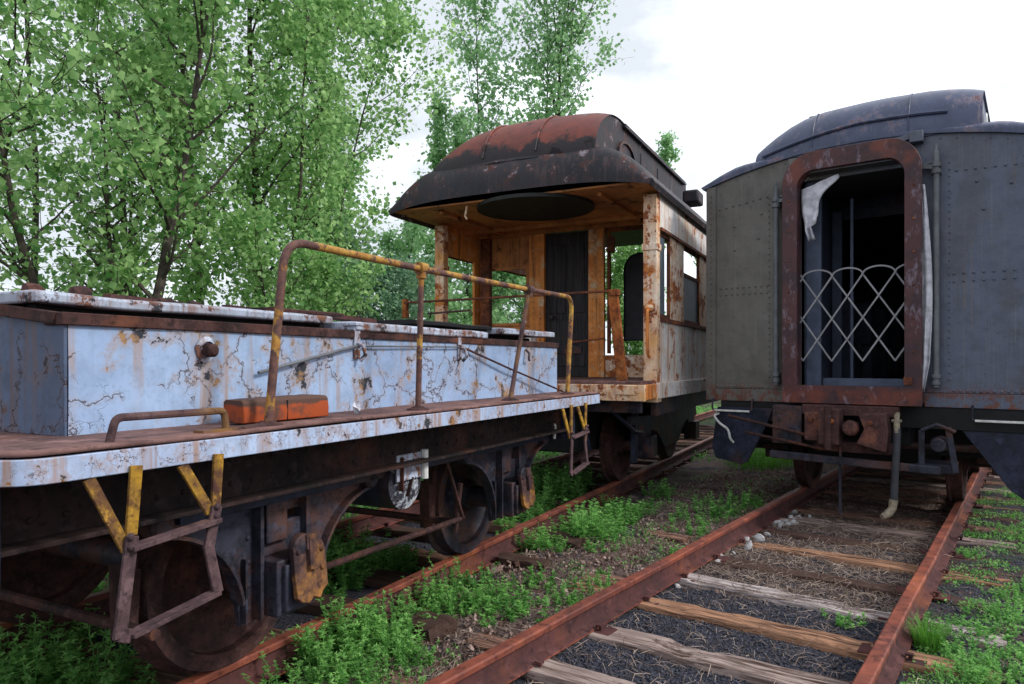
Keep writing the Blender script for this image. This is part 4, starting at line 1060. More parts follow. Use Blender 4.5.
# vestibule and interior
mb = MB(); mb.box((.0,-1.45,1.10),(LEN,1.45,1.16)); mb.box((-.16,YC-.46,1.145),(.0,YC+.46,1.178)); mb.build('floor', M['iron'], gc)
mb = MB(); mb.box((.06,-1.44,3.24),(LEN-.05,1.44,3.27)); mb.build('ceiling', M['grey'], gc)
mb = MB(); bx = 1.15
mb.box((bx,1.45,1.161),(bx+.05,YC+.36,3.239)); mb.box((bx,YC-.42,1.161),(bx+.05,-1.45,3.239)); mb.box((bx,YC+.36,3.0),(bx+.05,YC-.42,3.239))
mb.build('bulkhead', M['iron_blue'], gc, .004)
M['inner_blue'] = plain('inner_blue_paint', (.075,.095,.15), .5)
mb = MB(); mb.box((.06,YC+.44,1.161),(.10,YC+.30,3.23)); mb.box((.10,YC+.47,1.161),(1.1,YC+.44,3.23)); mb.build('door_jamb', M['inner_blue'], gc, .004)
mb = MB(); mb.box((bx-.06,YC+.42,1.161),(bx-.001,YC+.32,3.1)); mb.box((bx-.09,YC-.42,1.161),(bx-.001,YC-.36,3.1)); mb.box((.5,YC+.12,1.161),(.53,YC+.09,3.1)); mb.build('inner_post', M['inner_blue'], gc, .004)
MB().box((.12,YC-.44,1.161),(.17,YC+.3,1.25)).build('threshold', M['inner_blue'], gc, .006)
mb = MB()
for k in range(8):
    for s in (-1,1): mb.box((2.2+k*1.2,s*.45,1.161),(2.7+k*1.2,s*1.3,1.65)); mb.box((2.2+k*1.2,s*.45,1.65),(2.32+k*1.2,s*1.3,2.25))
mb.build('seat', M['inner_blue'], gc, .03)
# sides
for s in (-1,1):
    yo, yi = s*1.50, s*1.455
    mb = MB(); mb.box((.051,yo,1.0),(.20,yi,3.33)); mb.box((.98,yo,1.0),(LEN,yi,1.95)); mb.box((.20,yo,3.05),(LEN,yi,3.33))
    x = .98
    for k in range(11): a = 1.7+k*1.5; mb.box((x,yo,1.95),(a,yi,3.05)); x = a+.95
    mb.box((x,yo,1.95),(LEN,yi,3.05)); mb.build('side_wall', M['grey'], gc, .003)
    mb = MB(); mb.box((.2,yo-s*.03,1.18),(.98,yi-s*.02,2.1)); mb.box((.2,yo-s*.03,2.75),(.98,yi-s*.02,3.05)); mb.box((.2,yo-s*.03,2.1),(.32,yi-s*.02,2.75)); mb.box((.86,yo-s*.03,2.1),(.98,yi-s*.02,2.75))
    d = mb.build('vestibule_door', M['grey'], gc, .003)
    MB().box((.32,yo-s*.035,2.1),(.86,yo-s*.040,2.75)).build('pane', M['glass'], d)
    for k in range(11):
        a = 1.7+k*1.5; f = MB(); y = yo-s*.02
        f.box((a,y,1.95),(a+.04,y-s*.02,3.05)); f.box((a+.91,y,1.95),(a+.95,y-s*.02,3.05)); f.box((a+.04,y,2.5),(a+.91,y-s*.02,2.54))
        w = f.build('window', M['iron_blue'], gc, .002); MB().box((a+.04,y-s*.008,1.95),(a+.91,y-s*.012,3.05)).build('pane', M['glass'], w)
MB().box((LEN,-1.45,1.0),(LEN+.04,1.45,1.7)).box((LEN,-1.45,2.7),(LEN+.04,1.45,3.3)).box((LEN,.4,1.7),(LEN+.04,1.45,2.7)).box((LEN,-.3,1.7),(LEN+.04,-1.45,2.7)).build('end_panel', M['grey'], gc)
# underneath
mb = MB()
for s in (-1,1): mb.box((.1,s*.42,.62),(LEN,s*.22,1.09)); mb.box((1.2,s*1.4,.72),(LEN,s*1.34,1.0))
mb.box((.0,-1.35,.80),(.12,1.35,.999)); mb.build('underframe', M['black'], gc, .005)
truck(gc, 2.3, 2.4); truck(gc, 16, 2.4)
# coupler: draft gear face, knuckle, horn, carrier
cp = MB()
cp.box((-.34,YC+.36,.66),(-.12,YC+.14,.93)); cp.box((-.42,YC+.22,.64),(-.2,YC+.04,.97)); cp.lathe([(0,-.14),(.06,-.13),(.075,-.08),(.06,0),(.05,.1)], (-.28,YC-.05,.80), 'x', 18)
cp.prism([(YC-.10,.66),(YC-.34,.60),(YC-.36,.78),(YC-.34,.95),(YC-.12,.93),(YC-.17,.80)], 'x', -.40, -.18); cp.box((-.2,YC-.42,.90),(-.1,YC+.42,1.0)); cp.box((-.24,YC-.36,.56),(-.1,YC+.3,.66))
cpo = cp.build('coupler', M['coupler'], gc, .010)
mb = MB(); mb.tube([(-.43,YC+.13,.60),(-.43,YC+.13,1.0)], .032, 12); mb.build('knuckle_pin', M['coupler'], cpo)
for yy in (.30,.10,-.22): MB().lathe([(0,-.02),(.02,-.018),(.024,0)], (-.42 if yy<.3 else -.345,YC+yy,.86), 'x', 10).build('bolt', M['rust'], cpo)
mb = MB(); mb.bar((-.26,YC+.70,.50),(-.26,YC-.75,.46),.06,.07); mb.bar((-.2,YC-.60,.46),(-.2,YC-.60,.80),.05,.02,(1,0,0)); mb.bar((-.2,YC-.86,.44),(-.2,YC-.80,.84),.05,.02,(1,0,0)); mb.tube([(-.22,YC-.60,.80),(-.22,YC-.72,.86),(-.22,YC-.86,.80)], .018,8)
mb.box((-.15,YC-.55,.42),(.2,YC-.85,.50)); mb.box((-.2,YC+.7,.6),(.0,YC+.42,.98)); mb.lathe([(0,-.1),(.06,-.1),(.07,0),(.06,.2)],(-.15,YC-.73,.68),'x',14)
mb.build('brake_beam', M['iron'], gc, .008)
MB().tube([(-.28,YC+1.12,.86),(-.30,YC+.4,.72),(-.30,YC+.2,.66)], .016, 8).tube([(-.26,YC+.95,.70),(-.28,YC+.2,.58)], .014, 8).build('uncoupling_rod', M['rust_brown'], gc)
hs = MB(); hs.tube([(-.30,YC-.42,.82),(-.32,YC-.42,.65),(-.33,YC-.41,.40),(-.34,YC-.40,.16)], [.032,.032,.031,.031], 12); ho = hs.build('steam_hose', M['hose'], gc)
mb = MB(); mb.tube([(-.24,YC-.42,.94),(-.30,YC-.42,.93),(-.305,YC-.42,.86),(-.31,YC-.42,.74)], [.018,.022,.026,.03], 12); mb.tube([(-.305,YC-.38,.88),(-.305,YC-.46,.88)], .014, 8); mb.tube([(-.34,YC-.40,.18),(-.345,YC-.39,.10),(-.37,YC-.36,.055),(-.42,YC-.32,.03)], [.038,.034,.036,.026], 12)
mb.build('hose_fitting', plain('brass_fitting',(.30,.25,.18),.5,0,.6,30), ho)
MB().tube([(-.25,YC+.06,.62),(-.26,YC+.06,.30),(-.25,YC+.06,-.02)], .013, 6).build('hanging_rod', M['iron'], gc)
mb = MB(); mb.box((.6,-.62,.40),(5.5,.62,1.05)); mb.box((.5,-1.2,.50),(.9,1.2,.95)); mb.box((4.2,-1.25,.35),(6.5,1.25,.98)); mb.build('undercar_shade_block', M['black'], gc, .02)  # added black masses hiding the lit ground below the coach
mb = MB(); mb.tube([(.25,-1.2,.62),(.25,1.2,.60)], .035, 8); mb.tube([(.3,-.95,.88),(.9,-.9,.7),(1.6,-.95,.72)], .02, 8); mb.build('train_pipe', M['iron'], gc)
# grab irons under the end sill and step plates
for ya, yb in ((1.42,1.0),(-.92,-1.48)):
    MB().tube(rounded([(-.01,ya,1.02),(-.06,ya,1.0),(-.06,ya,.90),(-.06,yb,.90),(-.06,yb,1.0),(-.01,yb,1.02)],.018,4), .010, 8).build('grab_iron', M['iron'], gc)
    MB().bar((-.06,ya-.02,.895),(-.06,yb+.02,.895),.03,.02).build('grab_rung', M['white_iron'], gc, .003)
mb = MB(); mb.prism([(1.38,.93),(.80,.93),(.86,.76),(1.06,.36),(1.12,.33),(1.40,.38),(1.44,.5)], 'x', -.02, .01); mb.build('step_plate', M['iron_blue'], gc, .004)
mb = MB(); mb.prism([(-.71,.98),(-1.50,.99),(-1.54,.24),(-1.30,.22),(-1.19,.30)], 'x', .02, .05); mb.build('step_plate', M['iron_blue'], gc, .004)
mb = MB()
for s in (-1,1):
    for k in range(3): mb.box((.13,s*(1.0+.15*k),.92-.22*k),(.95,s*(1.25+.1*k),.94-.22*k))
    mb.box((.95,s*.9,.40),(.98,s*1.48,.99))
mb.build('step_tread', M['iron'], gc, .004)
MB().tube(rounded([(-.03,1.36,.86),(-.08,1.40,.84),(-.08,1.34,.76),(-.08,1.24,.70),(-.08,1.22,.60),(-.04,1.20,.56)],.04,5), .013, 8).build('step_handle', M['white_iron'], gc)
# torn canvas: hanging rag in the doorway and the long strip beside the frame
def cloth(name, pts, label, seed, fold=.02, nu=10, nv=28):
    """pts(v) -> left, right edge in (y, z) for v in 0..1 from top to bottom"""
    mb = MB()
    for i in range(nv+1):
        v = i/nv; (ya, za), (yb, zb), x = pts(v)
        for j in range(nu+1):
            u = j/nu; w = math.sin(u*9+v*3+seed)*fold*(.3+v) + noise.noise(Vector((u*3,v*4,seed)))*fold*1.5
            mb.v.append((x+w, ya+(yb-ya)*u, za+(zb-za)*u))
    for i in range(nv):
        for j in range(nu): a = i*(nu+1)+j; mb.f.append((a,a+1,a+nu+2,a+nu+1))
    o = mb.build(name, M['cloth'], None, 0, 60); o.location = gc.location; o.rotation_euler = gc.rotation_euler
    so = o.modifiers.new('s','SOLIDIFY'); so.thickness = .003
    return tag(o, label, 'cloth')
def rag(v):
    w = max(.34*(1-v)**1.2, .11 if v < .78 else .06) * (1+.16*math.sin(v*13))
    yl = YC+.45-.02*v - (.05*(v-.5)*2 if v>.5 else 0)
    return (yl, 3.12-.52*v), (yl-w, 3.22-.62*v+.03*math.sin(v*9)), -.10
cloth('torn_rag', rag, 'torn dirty white rag hanging inside the top left of the coach doorway', 1.3, .026, 14, 30)
def strip(v):
    w = .022+.058*math.sin(min(1,v*1.25)*math.pi*.72)
    if v > .85: w *= (1-v)/.15*.7+.3
    return (YC-.575, 3.02-1.88*v), (YC-.575-w-.02, 3.00-1.86*v), -.13
cloth('canvas_strip', strip, 'long torn white canvas strip hanging between the rust red frame and the grey pipe', 4.1, .022)
# ------------------------------------------------------------------ trees
def frames(n, rs):
    """random orthonormal-ish frames"""
    a = rs.normal(size=(n,3)); a /= np.linalg.norm(a,axis=1,keepdims=True)
    b = rs.normal(size=(n,3)); b -= a*(a*b).sum(1,keepdims=True); b /= np.linalg.norm(b,axis=1,keepdims=True)
    return a, b, np.cross(a,b)
def leaf_mesh(name, P, size, mat, parent, rs, aspect=.9, droop=.35, tint=None):
    n = len(P); a, b, c = frames(n, rs); a[:,2] -= droop; a /= np.linalg.norm(a,axis=1,keepdims=True)
    c = np.cross(a,b); c /= np.linalg.norm(c,axis=1,keepdims=True); b = np.cross(c,a)
    s = (size*rs.uniform(.45,1.35,n))[:,None]
    V = np.empty((n,4,3)); V[:,0] = P; V[:,1] = P+a*s*.42+b*s*.5*aspect+c*s*.13; V[:,2] = P+a*s; V[:,3] = P+a*s*.42-b*s*.5*aspect+c*s*.13
    i = np.arange(n)*4; Fc = np.concatenate([np.stack([i,i+1,i+2],1), np.stack([i,i+2,i+3],1)])
    t = (tint if tint is not None else rs.uniform(0,1,n)); t = np.clip(t,0,1)
    return raw_mesh(name, V.reshape(-1,3), Fc, mat, np.repeat(t,4), parent)
def tree(label, x, y, height, radius, stems, leaves, lsize, mat, seed, low=.12, name='poplar_tree', bark='bark', up=.9, group='trees behind the flatcar', trunk_r=.07, clump=.16):
    rnd = random.Random(seed); rs = np.random.RandomState(seed)
    e = empty(name, (x, y, -.1), 0, label, 'tree', group)
    tb = MB(); segs = []
    def path(p, d, L, n, wob, upw):
        pts = [Vector(p)]; d = Vector(d).normalized()
        for i in range(n):
            d = (d + Vector((rnd.gauss(0,wob),rnd.gauss(0,wob),upw))).normalized(); pts.append(pts[-1]+d*L/n)
        return pts
    for (lx, ly, hf, r) in stems:
        H = height*hf; tr = path((lx*.08,ly*.08,0), (lx,ly,1), H, 12, .045, .05)
        tb.tube(tr, [r*(1-.88*i/12) for i in range(13)], 8)
        nl = int(16*hf+6)
        for k in range(nl):
            f = low + (1-low)*(k+rnd.random()*.8)/nl; f = min(f,.98)
            i = min(11,int(f*12)); q = tr[i].lerp(tr[i+1], f*12-i); ang = rnd.random()*6.28+k*2.4
            env = math.sin(math.pi*min(1,(f-low)/(1-low)*.86+.14))**.6
            L = radius*env*rnd.uniform(.65,1.15); lift = up*rnd.uniform(.7,1.2)
            lb = path(q, (math.cos(ang),math.sin(ang),lift), L, 6, .12, .06)
            r0 = r*.42*(1-f*.6); tb.tube(lb, [r0*(1-.85*j/6) for j in range(7)], 5, False)
            for j in range(1,7):
                for _ in range(2 if j < 6 else 3):
                    a2 = rnd.random()*6.28; l2 = L*rnd.uniform(.16,.36)+.1
                    tw = path(lb[j], (math.cos(a2),math.sin(a2),rnd.uniform(.0,1.0)), l2, 3, .2, .02)
                    if L > .8: tb.tube(tw, [r0*.3,r0*.22,r0*.15,.003], 3, False)
                    segs.append((tw[0],tw[-1])); segs.append((tw[1],tw[-1]))
    tb.build('trunk', M[bark], e)
    A = np.array([list(s[0]) for s in segs]); B = np.array([list(s[1]) for s in segs])
    leaves = int(leaves*.72); w = rs.uniform(.15,1.6,len(segs))**2.2; w /= w.sum(); idx = rs.choice(len(segs), leaves, p=w)
    t = rs.uniform(0,1.12,leaves)[:,None]; P = A[idx]*(1-t)+B[idx]*t + rs.normal(size=(leaves,3))*clump*rs.uniform(.3,1.1,(leaves,1))
    ct = rs.uniform(0,1,len(segs))[idx]*.45 + rs.uniform(0,1,leaves)**1.2*.6 - .02
    leaf_mesh('crown', P, lsize, mat, e, rs, tint=ct)
    return e
def at(pxx, Y): return (pxx-CX)/F*Y
LF, LR, LB = M['leaf'], M['leaf_far'], M['leaf_blue']
T = [
 ('leafy poplar with several leaning dark stems rising behind the near end of the flatcar', at(95,10.2), 10.2, 9.5, 2.3, [(-.30,.0,.85,.085),(.36,.1,.95,.10),(.10,.2,.8,.06),(-.08,.1,.9,.06)], 19000, .11, LF, 11, {'low':.26}),
 ('near poplar cut by the left edge of the photo with large leaves', at(-120,8.2), 8.2, 8.5, 2.3, [(.08,.0,1,.08),(-.3,.1,.8,.06)], 14000, .11, LF, 12, {}),
 ('slim poplar stem between the leaning stems and the bent handrail post', at(216,12.3), 12.3, 11.5, 2.0, [(-.10,.02,1,.075)], 17000, .10, LF, 13, {'clump':.2,'low':.2}),
 ('straight poplar just left of the bent corner of the yellow handrail', at(254,13.2), 13.2, 12.5, 2.0, [(.02,.0,1,.10),(.16,0,.8,.05)], 19000, .10, LF, 14, {'clump':.22}),
 ('bright green poplar right of the bent handrail corner', at(312,15.0), 15.0, 11.5, 2.5, [(-.03,.0,1,.085),(.10,.1,.85,.05)], 21000, .105, LF, 15, {'clump':.24}),
 ('poplar crown bordering the open sky left of the domed roof', at(348,17.0), 17.0, 13.5, 1.45, [(-.03,.0,1,.09)], 15000, .11, LF, 16, {'clump':.22}),
 ('poplar filling the back of the grove behind the leaning stems', at(140,14.5), 14.5, 12.5, 2.5, [(.0,.0,1,.09),(-.15,0,.8,.05)], 6000, .11, LF, 17, {'clump':.24}),
 ('poplar at the back of the grove near the left edge of the photo', at(20,14.0), 14.0, 12, 2.5, [(.05,.0,1,.09)], 7000, .11, LF, 18, {'clump':.24}),
 ('blue green willow low behind the yellow handrail', at(386,14.5), 14.5, 4.6, 1.4, [(-.1,.0,1,.05),(.2,.1,.8,.04)], 17000, .085, LB, 19, {'low':.02,'name':'willow_tree'}),
 ('narrow young poplar standing against the sky just left of the domed roof', at(424,21.0), 21.0, 9.6, .75, [(.0,.0,1,.05)], 7000, .12, LR, 20, {'up':1.8,'group':'trees behind the white coach'}),
 ('shorter narrow poplar touching the left edge of the domed roof', at(446,22.0), 22.0, 9.6, .7, [(.0,.0,1,.05)], 6000, .12, LR, 21, {'up':1.8,'group':'trees behind the white coach'}),
 ('tall airy poplar rising behind the red domed roof', at(520,21.0), 21.0, 14.2, 3.2, [(-.01,.0,1,.10),(.15,0,.92,.07),(-.20,.0,.92,.06)], 20000, .125, LR, 22, {'low':.45,'up':1.25,'clump':.17,'bark':'bark','group':'trees behind the white coach'}),
 ('leafy poplar seen through the left side window of the white coach platform', at(458,17.0), 17.0, 5.6, 1.8, [(.0,.0,1,.07),(.2,.0,.8,.06)], 17000, .11, LR, 23, {'group':'trees behind the white coach'}),
 ('poplar with a dark trunk seen through the bulkhead window of the white coach', at(512,19.0), 19.0, 5.8, 1.9, [(.02,.0,1,.10)], 16000, .11, LR, 24, {'low':.2,'group':'trees behind the white coach'}),
 ('poplar seen between the riveted door post and the front corner post of the white coach', at(628,21.0), 21.0, 7.6, 1.9, [(.0,.0,1,.09)], 24000, .115, LF, 25, {'low':.05,'group':'trees behind the white coach'}),
 ('small tree top showing above the white coach roof near its right end', at(645,26.0), 26.0, 9.9, .8, [(.0,.0,1,.07)], 7000, .13, LR, 26, {'group':'trees behind the white coach'}),
 ('faint tree top in the gap between the two coach roofs', at(702,30.0), 30.0, 9.0, 1.1, [(.0,.0,1,.07)], 6000, .14, LR, 27, {'group':'trees behind the white coach'}),
 ('far poplar low in the gap between the grove and the domed roof', at(405,23.0), 23.0, 6.6, 1.6, [(.0,.0,1,.08)], 16000, .12, LR, 28, {'group':'trees behind the white coach'}),
 ('low bushy tree behind the middle of the flatcar housing', at(290,11.5), 11.5, 4.0, 1.5, [(-.1,.0,1,.05),(.25,.1,.8,.04)], 12000, .085, LF, 29, {'low':.05}),
]
for (lab, x, y, h, r, st, nl, ls, mt, sd, kw) in T: tree(lab, x, y, h, r, st, nl, ls, mt, sd, **kw)

# ------------------------------------------------------------------ weeds
def weed_data(seed, nst, h, spread, lsz, mat, name='weed_plant'):
    rs = np.random.RandomState(seed); V = []; Fc = []; tn = []
    def leaf(p, d, s, t):
        up = Vector((rs.normal()*.3, rs.normal()*.3, 1)); sd = d.cross(up).normalized(); nn = sd.cross(d).normalized()
        # three-lobed leaf
        for (ang, l) in ((0,1.),(.75,.68),(-.75,.68)):
            dd = (d*math.cos(ang)+sd*math.sin(ang)); s2 = dd.cross(nn).normalized(); o = len(V)
            V.extend([p, p+dd*s*l*.5+s2*s*.15*l+nn*s*.05, p+dd*s*l-nn*s*.12, p+dd*s*l*.5-s2*s*.15*l+nn*s*.05]); Fc.append((o,o+1,o+2)); Fc.append((o,o+2,o+3)); tn.extend([t]*4)
    for k in range(nst):
        a = rs.uniform(0,6.28); rr = spread*math.sqrt(rs.uniform(0,1)); base = Vector((rr*math.cos(a), rr*math.sin(a), -.01)); hh = h*rs.uniform(.45,1.1)*(1-.35*(rr/spread)**2)
        d = Vector((math.cos(a)*.35*rr/spread+rs.normal()*.15, math.sin(a)*.35*rr/spread+rs.normal()*.15, 1)).normalized()
        n = 7; prev = base; tt = rs.uniform(0,.6)
        for i in range(1, n+1):
            p = base + d*hh*i/n + Vector((rs.normal(),rs.normal(),0))*.004
            sd = Vector((-d.y, d.x, 0)); sd = sd.normalized() if sd.length > .01 else Vector((1,0,0)); o = len(V); w = .0022
            V.extend([prev-sd*w, prev+sd*w, p+sd*w, p-sd*w]); Fc.append((o,o+1,o+2)); Fc.append((o,o+2,o+3)); tn.extend([tt*.6]*4); prev = p
            for q in range(3):
                b = rs.uniform(0,6.28); ld = Vector((math.cos(b), math.sin(b), .55-.5*(1-i/n)+rs.normal()*.25)).normalized()
                leaf(p, ld, lsz*rs.uniform(.6,1.15)*(1.15-.5*i/n), min(1,max(0,tt+i/n*.45+rs.normal()*.1)))
    me_ob = raw_mesh(name, [tuple(v) for v in V], Fc, mat, np.clip(tn,0,1)); me = me_ob.data; bpy.data.objects.remove(me_ob); return me
weeds = [weed_data(s, n, h, sp, l, M['weed']) for s, n, h, sp, l in ((1,34,.22,.16,.042),(2,26,.17,.14,.036),(3,44,.26,.2,.046),(4,16,.10,.11,.03),(5,30,.14,.2,.026),(6,20,.30,.12,.05))]
def put_weed(pxx, pyy, kind, sc, lab, group):
    P = px(pxx, pyy, .0); o = bpy.data.objects.new('weed_clump', weeds[kind]); COL.objects.link(o)
    o.location = (P.x, P.y, gz(P.x,P.y)-.005); o.rotation_euler = (0,0,random.random()*6.28); s = sc*(1.35 if 'under the flatcar' in (group or '') else 1.2)*random.uniform(.8,1.2); o.scale = (s,s,s*random.uniform(.9,1.15))
    tag(o, lab, 'weed', group)
G1 = 'weeds under the flatcar'; L1_ = 'bright green leafy weed clump growing in the shade under the blue flatcar'
for (a,b,k,s) in ((330,560,2,1.0),(348,572,0,1.1),(362,566,2,.95),(385,566,0,1.0),(402,562,1,1.1),(415,556,3,1.2),(338,585,1,.9),(15,668,2,1.0),(40,680,0,1.0),(70,690,2,.9),(110,694,5,.75),(150,690,3,1.2),(-10,640,2,1),(175,694,3,1.2),(20,610,5,.9),(60,640,1,1),
                  (520,520,2,1.1),(535,508,0,1.1),(550,500,2,1.2),(565,496,0,1.2),(578,488,1,1.3),(508,528,1,1.1),(540,488,2,1.2),(560,480,0,1.3),(528,498,5,1.1),(585,480,1,1.2),(500,536,3,1.2)): put_weed(a,b,k,s,L1_,G1)
G2 = 'weeds between the two tracks'; L2_ = 'green leafy weed clump growing between the two tracks'
for (a,b,k,s) in ((255,676,3,1.3),(300,668,1,1.0),(322,672,4,1.1),(345,664,0,1.05),(366,650,2,.85),(388,660,0,1.0),(400,668,1,.9),(345,690,2,.8),(390,700,4,1),(300,690,4,1),
                  (412,602,1,1.0),(428,610,0,1.0),(448,618,1,1.1),(466,610,4,1.2),(486,612,1,1.1),(500,618,3,1.3),(520,606,4,1),(440,590,3,1.2),(516,630,3,1.3),(480,596,3,1.1),(452,602,4,1.3),(430,624,3,1.2),(408,630,4,1),
                  (552,588,3,1.1),(538,552,0,.9),(552,556,1,.9),(572,538,1,1.1),(590,545,0,1.1),(606,540,1,1.2),(598,528,2,.9),(620,528,0,1.0),(634,520,1,1.1),(645,515,3,1.3),(580,520,3,1.3),(610,515,1,1),(562,525,4,1.1),(600,556,3,1.2),(628,545,4,1),
                  (712,518,3,1.4),(728,512,4,1.3),(700,526,4,1.1),(742,508,3,1.2),(690,540,3,1),(660,500,1,1.0),(672,560,3,.8),(590,600,4,.9),(560,615,3,.9),(610,580,3,.8)): put_weed(a,b,k,s,L2_,G2)
G3 = 'weeds right of the open track'; L3_ = 'low green weed clump growing on the soil right of the open track'
for k in range(60):
    a = random.uniform(900,1060); b = random.uniform(500,690)
    P = px(a,b); t_, o_ = local(P, CB, dB, lB)
    if o_ < -.92 : put_weed(a,b,random.choice((3,4,4)),random.uniform(.55,.95),L3_,G3)
put_weed(843,622,3,.8,'single small green weed sprouting from the black cinders between the rails', None)

def blades(n, spread, h, seed, lean=.5, w=.003):
    rs = np.random.RandomState(seed); V = []; Fc = []; tn = []
    for k in range(n):
        a = rs.uniform(0,6.28); r = spread*math.sqrt(rs.uniform()); b = np.array([r*math.cos(a), r*math.sin(a), -.01]); hh = h*rs.uniform(.5,1.1)
        d = np.array([math.cos(a+rs.normal()*.6), math.sin(a+rs.normal()*.6), 0])*lean*rs.uniform(.3,1.2); s = np.array([-d[1],d[0],0]); s = s/(np.linalg.norm(s)+1e-6)*w
        o = len(V); n_ = 4; t = rs.uniform()
        for i in range(n_+1):
            u = i/n_; c = b + np.array([0,0,hh*u*(1-.25*u*lean)]) + d*hh*u*u; ww = s*(1-u*.92); V += [c-ww, c+ww]; tn += [t*.7+.3*u]*2
        for i in range(n_): Fc.append((o+2*i, o+2*i+1, o+2*i+3, o+2*i+2))
    return V, Fc, tn
def tuft(pxx, pyy, n, sp, h, lab, seed, grp=None, z=0):
    V, Fc, tn = blades(n, sp, h, seed); o = raw_mesh('grass_tuft', V, Fc, M['grass'], tn); P = px(pxx,pyy,z); o.location = (P.x,P.y,gz(P.x,P.y)); tag(o, lab, 'grass', grp)
tuft(928,650,260,.075,.20,'bright green grass tuft growing against the right rail of the open track',3)
for (a,b,s) in ((752,470,5),(772,468,6),(790,462,7),(765,460,8),(800,458,9)): tuft(a,b,420,.42,.30,'bright green grass patch beyond the step plate, between the two coaches',s,'grass between the coaches')

# ------------------------------------------------------------------ small scatter (stuff)
def scatter_pts(n, fn, seed):
    rs = np.random.RandomState(seed); out = []
    while len(out) < n:
        x, y = fn(rs); out.append((x, y, gz(x,y)))
    return np.array(out), rs
def trackpt(C, d, l, t0, t1, o0, o1):
    def f(rs):
        t = t0+(t1-t0)*rs.uniform()**1.3; o = rs.uniform(o0,o1); p = C+d*t+l*o; return p.x, p.y
    return f
def rocks(name, pts, rs, s0, s1, mat):
    n = len(pts); base = np.array([(1,0,0),(-1,0,0),(0,1,0),(0,-1,0),(0,0,.7),(0,0,-.7)]); fcs = np.array([(0,2,4),(2,1,4),(1,3,4),(3,0,4),(2,0,5),(1,2,5),(3,1,5),(0,3,5)])
    a, b, c = frames(n, rs); s = rs.uniform(s0,s1,n)*rs.uniform(.4,1,n); V = np.empty((n,6,3)); jit = rs.uniform(.6,1.2,(n,6,1))
    for k in range(6): V[:,k] = pts + ((a*base[k][0]+b*base[k][1]+c*base[k][2])*s[:,None])*jit[:,k]
    V[:,:,2] += (s*.3)[:,None]
    Fc = (np.arange(n)[:,None,None]*6+fcs[None]).reshape(-1,3); o = raw_mesh(name, V.reshape(-1,3), Fc, mat, np.repeat(rs.uniform(0,1,n)**2,6)); o['kind'] = 'stuff'; return o
pts, rs = scatter_pts(32000, trackpt(CB,dB,lB,-.7,4.2,-.68,.68), 5); rocks('cinder_gravel', pts, rs, .005, .014, M['cinder'])
pts, rs = scatter_pts(16000, trackpt(CB,dB,lB,-.5,6,-2.2,-.8), 6); rocks('cinder_gravel', pts, rs, .005, .014, M['cinder'])
pts, rs = scatter_pts(9000, trackpt(CA,dA,lA,-1.5,6,-1.5,.9), 7); rocks('cinder_gravel', pts, rs, .006, .018, M['cinder'])
def straws(name, pts, rs, L0, L1, w, mat):
    n = len(pts); th = rs.uniform(0,6.28,n); L = rs.uniform(L0,L1,n); d = np.stack([np.cos(th),np.sin(th),rs.normal(0,.16,n)],1); s = np.stack([-np.sin(th),np.cos(th),rs.normal(0,.5,n)],1)*(w*rs.uniform(.5,1.3,n))[:,None]
    bend = np.stack([rs.normal(0,.15,n),rs.normal(0,.15,n),np.abs(rs.normal(.12,.1,n))],1)*L[:,None]; P = pts+np.array([0,0,.012])
    V = np.empty((n,6,3)); A = P-d*L[:,None]/2; B = P+bend; C2 = P+d*L[:,None]/2
    A[:,2] = np.maximum(A[:,2], pts[:,2]+.003); C2[:,2] = np.maximum(C2[:,2], pts[:,2]+.003)
    V[:,0]=A-s; V[:,1]=A+s; V[:,2]=B+s; V[:,3]=B-s; V[:,4]=C2+s*.5; V[:,5]=C2-s*.5
    i = np.arange(n)[:,None]*6; Fc = np.concatenate([i+np.array([[0,1,2,3]]), i+np.array([[3,2,4,5]])])
    o = raw_mesh(name, V.reshape(-1,3), Fc, mat, np.repeat(rs.uniform(0,1,n)**1.7,6)); o['kind'] = 'stuff'; return o
pts, rs = scatter_pts(13000, trackpt(CB,dB,lB,2.0,7.5,-.78,.78), 8); straws('dry_straw', pts, rs, .03, .16, .0016, M['straw'])
pts, rs = scatter_pts(3200, trackpt(CB,dB,lB,-.6,3.4,-.8,.8), 9); straws('dry_straw', pts, rs, .03, .14, .0014, M['straw'])
pts, rs = scatter_pts(9000, trackpt(CB,dB,lB,-.6,9,.78,2.3), 10); straws('dry_straw', pts, rs, .03, .14, .0015, M['straw'])
pts, rs = scatter_pts(2200, trackpt(CB,dB,lB,-.4,8,-2.4,-.8), 11); straws('dry_straw', pts, rs, .03, .12, .0014, M['straw'])
def litter(name, pts, rs, size, mat, kind='stuff'):
    n = len(pts); o = leaf_mesh(name, pts+np.array([0,0,.006])+rs.normal(size=(n,3))*np.array([0,0,.004]), size, mat, None, rs, aspect=.7, droop=0, tint=rs.uniform(0,1,n)**1.3); o['kind'] = kind; return o
pts, rs = scatter_pts(12000, trackpt(CB,dB,lB,-.4,7.5,.80,2.2), 12); litter('leaf_litter', pts, rs, .030, M['litter'])
pts, rs = scatter_pts(2500, trackpt(CB,dB,lB,2.2,7,-.78,.78), 13); litter('leaf_litter', pts, rs, .018, M['litter'])
pts, rs = scatter_pts(700, trackpt(CB,dB,lB,-.5,7,-2.2,-.8), 14); litter('leaf_litter', pts, rs, .02, M['litter'])
def blob(cx_, cy_, n, r, seed, size):
    c = px(cx_, cy_); r_ = np.random.RandomState(seed); p = [(c.x+a, c.y+b, gz(c.x+a,c.y+b)+abs(r_.normal())*.015) for a,b in r_.normal(size=(n,2))*r]; litter('leaf_litter', np.array(p), r_, size, M['litter'])
blob(492,575,170,.13,1,.05); blob(470,566,80,.10,2,.045); blob(640,570,160,.25,3,.035)
